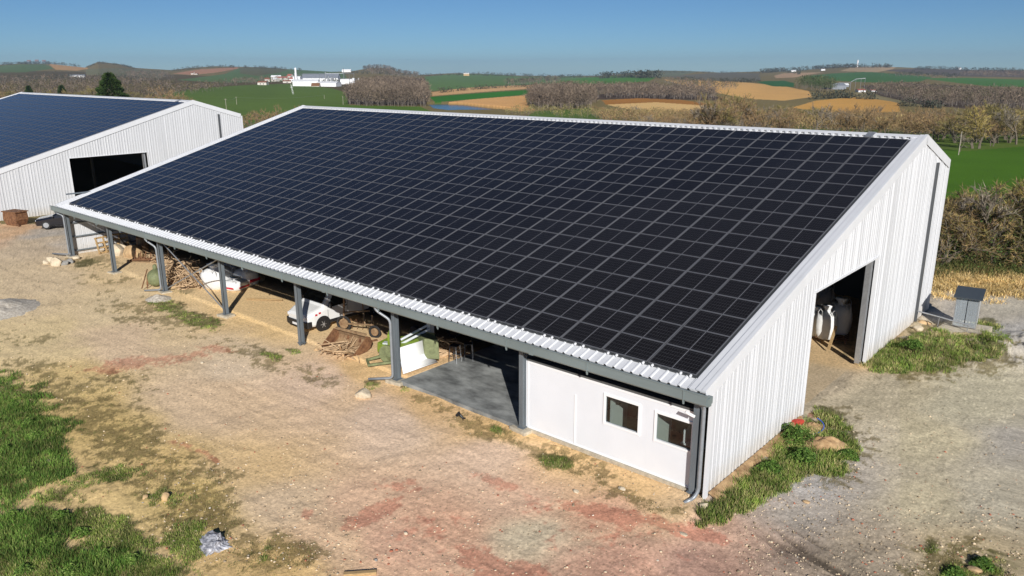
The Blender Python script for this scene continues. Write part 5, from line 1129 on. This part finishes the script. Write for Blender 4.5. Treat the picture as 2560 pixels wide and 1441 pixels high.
wood([(2400, 188), (2600, 196), (2600, 186), (2440, 180)], 240, 10, WB, 'wood', 20, 6, .5)
wood([(1990, 222), (2060, 232), (2090, 230), (2070, 214), (2010, 212)], 90, 14, WG+[(.05, .09, .03)], 'wood', 46, 7, .55)
wood([(-60, 215), (200, 208), (330, 205), (480, 218), (560, 212), (560, 226), (400, 245), (150, 246), (-60, 246)], 800, 8, WB+[(.14, .11, .05), (.10, .09, .04)], 'wood', 26, 8)
wood([(-60, 198), (250, 196), (420, 192), (440, 202), (200, 208), (-60, 212)], 420, 9, WB+WD, 'wood', 18, 9, .5)
wood([(300, 182), (420, 184), (430, 194), (330, 194)], 120, 10, WB, 'wood', 16, 10, .5)
wood([(560, 208), (620, 200), (760, 197), (760, 203), (600, 214)], 90, 8, WB, 'wood', 20, 11, .5)
wood([(440, 234), (520, 219), (600, 214), (560, 212), (440, 222)], 130, 6, WD+WB, 'wood', 22, 12, .5)
wood([(905, 170), (925, 166), (955, 164), (985, 172), (1050, 188), (1040, 196), (920, 186)], 330, 16, WD+WB, 'wood', 16, 13, .5)
wood([(1260, 212), (1340, 200), (1400, 196), (1400, 204), (1340, 210), (1280, 216)], 150, 11, WD+WB, 'wood', 20, 14, .5)
wood([(1640, 206), (1700, 202), (1780, 212), (1850, 222), (1800, 226), (1700, 218)], 170, 9, WG+WB, 'wood', 20, 15, .5)
wood([(1300, 272), (1480, 276), (1760, 296), (1760, 306), (1400, 296), (1250, 290)], 260, 3.5, [(.22, .19, .08), (.26, .22, .09)], 'scrub_growth', 26, 16, .6)
wood([(1480, 282), (1780, 292), (2000, 298), (2300, 312), (2600, 318), (2600, 348), (2300, 348), (1900, 335), (1500, 310)], 1300, 4.2, [(.27, .18, .085), (.32, .24, .10), (.21, .16, .08), (.24, .15, .08)], 'scrub_growth', 40, 17, .6)
def treeline(pts, n, h, cols, seed, tw=18):
    g = np.random.default_rng(seed); P = []
    xs = [p[0] for p in pts]; ys = [p[1] for p in pts]
    ux = np.sort(g.uniform(xs[0], xs[-1], n)); poly = [(x, np.interp(x, xs, ys)+g.uniform(0, 1.5)) for x in ux]
    pp = [(x-.6, y) for x, y in poly]
    o = wood_pts(hitv([q[0] for q in poly], [q[1] for q in poly]), h, cols, tw, seed); return o
def wood_pts(P3, hgt, cols, tw, seed):
    g = np.random.default_rng(seed); pts = np.array([tuple(p) for p in P3]); d = (pts-CAM)@_F; N = len(pts); hh = hgt*g.uniform(.6, 1.3, N)
    B = np.repeat(pts, tw, 0); H_ = np.repeat(hh, tw); a = g.uniform(0, 6.283, N*tw); t = g.uniform(.05, .95, N*tw); rad = H_*.6*np.sqrt(np.clip(1-(2*t-1)**2*.8, .05, 1))*g.random(N*tw)**.5
    P = B+np.stack([np.cos(a)*rad, np.sin(a)*rad, H_*t*.9-.5], 1); D = g.normal(0, 1, (N*tw, 3)); D /= np.linalg.norm(D, axis=1)[:, None]
    V, F = twigs(P, D, H_*g.uniform(.2, .34, N*tw), H_*.16, g); cs = np.array(cols); cc = np.repeat(np.repeat(cs[g.integers(len(cs), size=N)], tw, 0)*g.uniform(.75, 1.25, N*tw)[:, None], 3, 0)
    return tag(npmesh('tree_row', V, F, M['leaf'], col=cc), kind='stuff')
for i, (pts, n, h) in enumerate([([(0, 160), (50, 157), (130, 157), (200, 165)], 60, 12), ([(215, 168), (250, 155), (300, 160), (340, 170)], 34, 8), ([(430, 176), (520, 166), (600, 166), (700, 170), (760, 174)], 60, 11), ([(880, 180), (1060, 187), (1200, 184)], 46, 10), ([(1180, 185), (1260, 187), (1400, 191), (1500, 191)], 60, 12), ([(1500, 193), (1560, 191), (1640, 192), (1650, 194)], 40, 20),
        ([(1640, 178), (1800, 180), (1900, 181)], 24, 9), ([(1900, 180), (2000, 174), (2060, 168), (2150, 166), (2230, 166)], 110, 16), ([(2290, 171), (2345, 170), (2420, 174), (2560, 176)], 70, 13), ([(1700, 198), (1850, 203), (1900, 203)], 50, 8), ([(1100, 229), (1200, 220), (1340, 213)], 40, 5), ([(800, 203), (860, 205), (900, 200)], 16, 8), ([(2030, 246), (2100, 242), (2180, 246)], 24, 7), ([(2250, 262), (2300, 264), (2350, 268)], 16, 5), ([(1920, 178), (1960, 176), (2000, 184)], 22, 12)]):
    treeline([(x, y+2.5) for x, y in pts], n*2, h, WD+[(.08, .075, .05)], 40+i)
# ------------------------------------------------------------------ distant buildings
def dist(p): return (p-Vector(CAM)).dot(Vector(_F))
def house(px, py, wpx, dm, hpx, roofm='rooftile', wallm='farwall', name='house', label='', cat='house', group=None, rz=None, roofh=.35, wins=2, hip=False):
    p = hit(px, py); d = dist(p); wm = wpx/FPX*d; h = hpx/FPX*d; rz = YAW if rz is None else rz
    e = empty(name, p-Vector((0, 0, .3)), rz, label, cat, group); hw = h*(1-roofh)
    mb = MB(); mb.box((0, dm/2, hw/2-.5), (wm, dm, hw+1)); mb.add([(-wm/2, 0, hw), (-wm/2, dm, hw), (-wm/2, dm/2, h-.02)], [(0, 1, 2)]); mb.add([(wm/2, 0, hw), (wm/2, dm, hw), (wm/2, dm/2, h-.02)], [(0, 1, 2)]); mb.build('wall', M[wallm], e)
    o = .25; mb = MB(); t = .12+.01*wm
    for s in (0, 1):
        ya, yb = (-o, dm/2) if s == 0 else (dm+o, dm/2); mb.add([(-wm/2-o, ya, hw-.05), (wm/2+o, ya, hw-.05), (wm/2+o, yb, h), (-wm/2-o, yb, h), (-wm/2-o, ya, hw-.05+t), (wm/2+o, ya, hw-.05+t), (wm/2+o, yb, h+t), (-wm/2-o, yb, h+t)], [(3, 2, 1, 0), (4, 5, 6, 7), (0, 1, 5, 4), (1, 2, 6, 5), (2, 3, 7, 6), (3, 0, 4, 7)])
    mb.build('roof', M[roofm], e)
    for i in range(wins):
        mb = MB(); mb.box((-wm/2+wm*(i+1)/(wins+1), -.03, hw*.5), (wm*.4/(wins+1), .08, hw*.35)); mb.build('window', M['window'], e)
    return e
house(1622, 294, 26, 6, 11, 'rooftile', 'farwall', label='small white house with a tiled roof among the trees beyond the ridge', cat='house', rz=YAW+.5)
house(192, 193, 34, 16, 6, 'fargrey', 'farwhite', 'shed', 'low white farm shed far off on the brown hillside at left', 'shed', rz=YAW+.3, wins=3)
house(655, 213, 22, 12, 10, 'rooftile', 'farwall', 'house', 'pale house with a tiled roof left of the far factory', 'house')
for i, (px, py, w_, h, r, wl, lab) in enumerate([(668, 205, 12, 10, 'rooftile', 'farwall', 'small pinkish house at the left end of the hamlet'), (684, 204, 14, 9, 'farwhite', 'farwall', 'cream house with a white roof in the hamlet'), (690, 199, 24, 10, 'farwhite', 'farwall', 'white gabled house rising above the hamlet'), (706, 201, 26, 9, 'roofred', 'farwall', 'long house with a red roof in the hamlet'), (722, 200, 12, 14, 'roofred', 'farwall', 'tower like house with red roof at the middle of the hamlet'), (732, 205, 16, 11, 'roofred', 'farwhite', 'white house with pink roof near the factory'), (718, 208, 20, 7, 'rooftile', 'farwall', 'low row house in front of the hamlet'), (480, 187, 7, 6, 'rooftile', 'farwall', 'tiny farmhouse on the left hill by two dark trees'), (490, 187, 7, 4, 'rooftile', 'farwall', 'tiny barn beside the hill farmhouse')]):
    house(px, py, w_, 10, h, r, wl, 'house', lab, 'house', rz=YAW+(.3, -.4, .1)[i % 3], wins=1)
# factory
def hall(px, py, wpx, dm, hpx, label, rz=0, wallm='farwhite', roofm='farwhite', roofh=.3, wins=0, name='factory_hall'): return house(px, py, wpx, dm, hpx, roofm, wallm, name, label, 'factory hall', None, YAW+rz, roofh, wins)
hall(764, 216, 62, 26, 16, 'long white factory hall with a gable at the left of the works', .15)
hall(815, 217, 52, 24, 12, 'low white factory hall with a sagging roof at the middle of the works', -.1)
hall(800, 206, 90, 30, 20, 'grey roofed main hall behind the white halls of the works', .05, 'farwhite', 'fargrey', .5)
hall(868, 211, 34, 24, 13, 'white flat hall at the right side of the works', 0, roofh=.1)
hall(742, 207, 18, 16, 16, 'white block with dark windows under the tall chimney', 0, roofh=.1, wins=2)
e = hall(788, 217, 20, 8, 9, 'open shelter with a dark brown roof in front of the works', 0, 'farwall', 'rust', .8); 
def tower(px, py, top, wpx, label, m='farwhite', name='silo', cat='silo', cone=True):
    p = hit(px, py); d = dist(p); h = (py-top)/FPX*d; r = wpx/2/FPX*d; e = empty(name, p, 0, label, cat)
    mb = MB(); mb.tube([(0, 0, -1), (0, 0, h*.9)], [r, r*.96], 14); mb.build('shaft', M[m], e, smooth=False)
    mb = MB(); mb.tube([(0, 0, h*.9), (0, 0, h*.93), (0, 0, h)], [r*1.1, r*1.1, r*.35], 14); mb.build('cap', M[m], e); return e
tower(741, 209, 171, 5, 'tall white chimney stack at the left of the works', name='chimney', cat='chimney'); tower(738, 207, 183, 3, 'thin grey pipe stack beside the tall chimney', 'galv', 'chimney', 'chimney')
for px, t, lab in [(815, 182, 'left'), (822, 190, 'middle'), (831, 192, 'right')]: tower(px, 212, t, 5 if px > 815 else 2.5, '%s silver silo of the three in the centre of the works' % lab, 'galv')
tower(884, 214, 196, 6, 'white cylinder silo at the right end of the works'); tower(897, 208, 196, 4, 'white silo half hidden by the wood at right of the works')
tower(2143, 168, 151, 3.6, 'slim white water tower on the skyline at right', name='water_tower', cat='water tower')
def gantry(pts, legs, wpx, label):
    e = None; P = [hit(px, py) for px, py, t in pts]; T = []
    for (px, py, t), p in zip(pts, P): T.append(Vector((p.x, p.y, p.z+(py-t)/FPX*dist(p))))
    r = wpx/FPX*dist(P[0]); e = empty('conveyor_bridge', P[0], 0, label, 'conveyor')
    for a, b in zip(T[:-1], T[1:]): mb = MB(); mb.bar(a-P[0], b-P[0], r); mb.build('bridge', M['galv'], e)
    for p, t in zip(P, T): mb = MB(); mb.bar(p-P[0]-Vector((0, 0, 1)), t-P[0], r*.6); mb.build('leg', M['galv'], e)
gantry([(745, 212, 187), (800, 212, 187), (815, 212, 187)], 3, 1.0, 'long overhead conveyor over the left half of the works'); gantry([(815, 211, 185), (860, 211, 185), (874, 211, 185), (886, 211, 186)], 3, 1.0, 'overhead conveyor on four legs over the right half of the works'); gantry([(860, 205, 172), (861, 205, 188)], 2, .7, 'thin mast above the right conveyor')
house(866, 181, 22, 12, 7, 'farwhite', 'farwhite', 'hilltop_building', 'bright white building on the hill above the works', 'building', wins=0); 
# farm on the right
house(2076, 223, 20, 14, 8, 'farblue', 'fargrey', 'shed', 'blue roofed shed left in the farm on the right hillside', 'shed', wins=0)
house(2098, 224, 34, 18, 15, 'fargrey', 'fargrey', 'shed', 'large grey grain store in the farm on the right hillside', 'shed', wins=0)
house(2117, 218, 10, 8, 9, 'farwhite', 'fargrey', 'shed', 'hall end with a white edge beside the grain elevator', 'shed', wins=0)
house(2155, 231, 18, 8, 8, 'roofred', 'farwhite', label='white farmhouse with red roof right of the elevator'); house(2185, 230, 14, 8, 6, 'roofred', 'farwhite', label='smaller white farmhouse at the end of the farm row')
gantry([(2125, 226, 206), (2137, 226, 199), (2150, 226, 198), (2160, 226, 197)], 3, 1.2, 'tall grain elevator frame in the farm on the right hillside'); gantry([(2095, 226, 208), (2124, 226, 208)], 2, .9, 'level conveyor over the large grey grain store')
house(1166, 190, 14, 10, 7, 'farwall', 'rocktan', 'quarry_building', 'tan building on the skyline beyond the wood', 'building', wins=0)
house(2058, 177, 10, 9, 4, 'farwhite', 'farwhite', label='white house on the far slope below the skyline hamlet', wins=0); house(1984, 180, 12, 9, 4, 'farwhite', 'farwhite', 'shed', 'long white shed on the far slope at left of the skyline hamlet', 'shed', wins=0)
house(2400, 174, 7, 8, 4, 'farwhite', 'farwhite', label='tiny white house on the skyline far right', wins=0)
# hilltop village houses left
for i, (px, py, lab) in enumerate([(72, 157, 'leftmost'), (92, 156, 'second'), (110, 157, 'third')]): house(px, py, 9, 8, 6, 'rooftile', 'fargrey', 'house', lab+' of three grey houses in the trees on the left hilltop', 'house', wins=0)
# poles
def pole(px, py, top, label, arm=True, w_=.9):
    p = hit(px, py); d = dist(p); h = (py-top)/FPX*d; e = empty('utility_pole', p, YAW, label, 'pole', 'wooden utility poles')
    mb = MB(); mb.tube([(0, 0, -.5), (0, 0, h)], [.16*w_, .11*w_], 8); mb.build('shaft', M['polew'], e)
    if arm: mb = MB(); mb.box((0, 0, h*.95), (1.5, .1, .1)); mb.build('crossarm', M['polew'], e)
    return e
M['polew'] = mat('weathered_pole', (.38, .34, .27), .9, noise=.15, scale=4)
P1 = pole(567, 283, 248, 'utility pole standing on the green hill just above the left barn'); P2 = pole(592, 262, 243, 'smaller utility pole uphill from the one above the barn'); P3 = pole(811, 248, 238, 'short pale post at the right of the green hill', False)
pole(858, 262, 241, 'grey post at the edge of the wood', False); pole(2396, 388, 330, 'thin pale post on the rough grass beyond the right gable', False, .4)
# lattice sprinkler mast in the field
p = hit(733, 236); d = dist(p); h = 24/FPX*d; e = empty('lattice_mast', p, YAW, 'thin white lattice mast standing in the green field below the works', 'mast')
for s in (-1, 1): mb = MB(); mb.bar((s*.6, 0, 0), (s*.15-1.5, 0, h), .16); mb.build('leg', M['farwhite'], e)
for i in range(5): mb = MB(); z = h*(i+1)/6; mb.bar((-.6-1.5*z/h*.7, 0, z), (.6-1.5*z/h*.9, 0, z), .12); mb.build('rung', M['farwhite'], e)
mb = MB(); mb.bar((-2.6, 0, h*.72), (.6, 0, h*.72), .16); mb.build('crossarm', M['farwhite'], e)
# wires
def span(a, b, sag, name, label):
    mb = MB(); pts = [a.lerp(b, t)-Vector((0, 0, sag*4*t*(1-t))) for t in np.linspace(0, 1, 14)]; mb.tube(pts, .035, 4); tag(mb.build(name, M['galv']), label, 'wire')
def topof(e, k=.97): return e.location+Vector((0, 0, max(v[2] for v in e.children[0].bound_box)*k))
span(topof(P1), topof(P2), .8, 'overhead_wire', 'overhead wire between the two poles above the left barn'); span(topof(P2), topof(P3), 1.5, 'overhead_wire', 'long overhead wire from the uphill pole towards the wood')
# remove prototypes that were never placed
for e in hidden:
    if e.name not in used:
        for c_ in list(e.children): bpy.data.objects.remove(c_)
        bpy.data.objects.remove(e)
# ------------------------------------------------------------------ air between the camera and the far hills
hz = bpy.data.materials.new('haze'); hz.use_nodes = True; n = hz.node_tree.nodes; n.remove(n['Principled BSDF']); pv = n.new('ShaderNodeVolumePrincipled')
pv.inputs['Color'].default_value = (.62, .78, 1.0, 1); pv.inputs['Density'].default_value = .00008; pv.inputs['Anisotropy'].default_value = .2
hz.node_tree.links.new(pv.outputs[0], n['Material Output'].inputs['Volume'])
mb = MB(); mb.box((CAM[0], CAM[1], 20), (13600, 13600, 180)); o = mb.build('haze', hz); tag(o, kind='stuff')
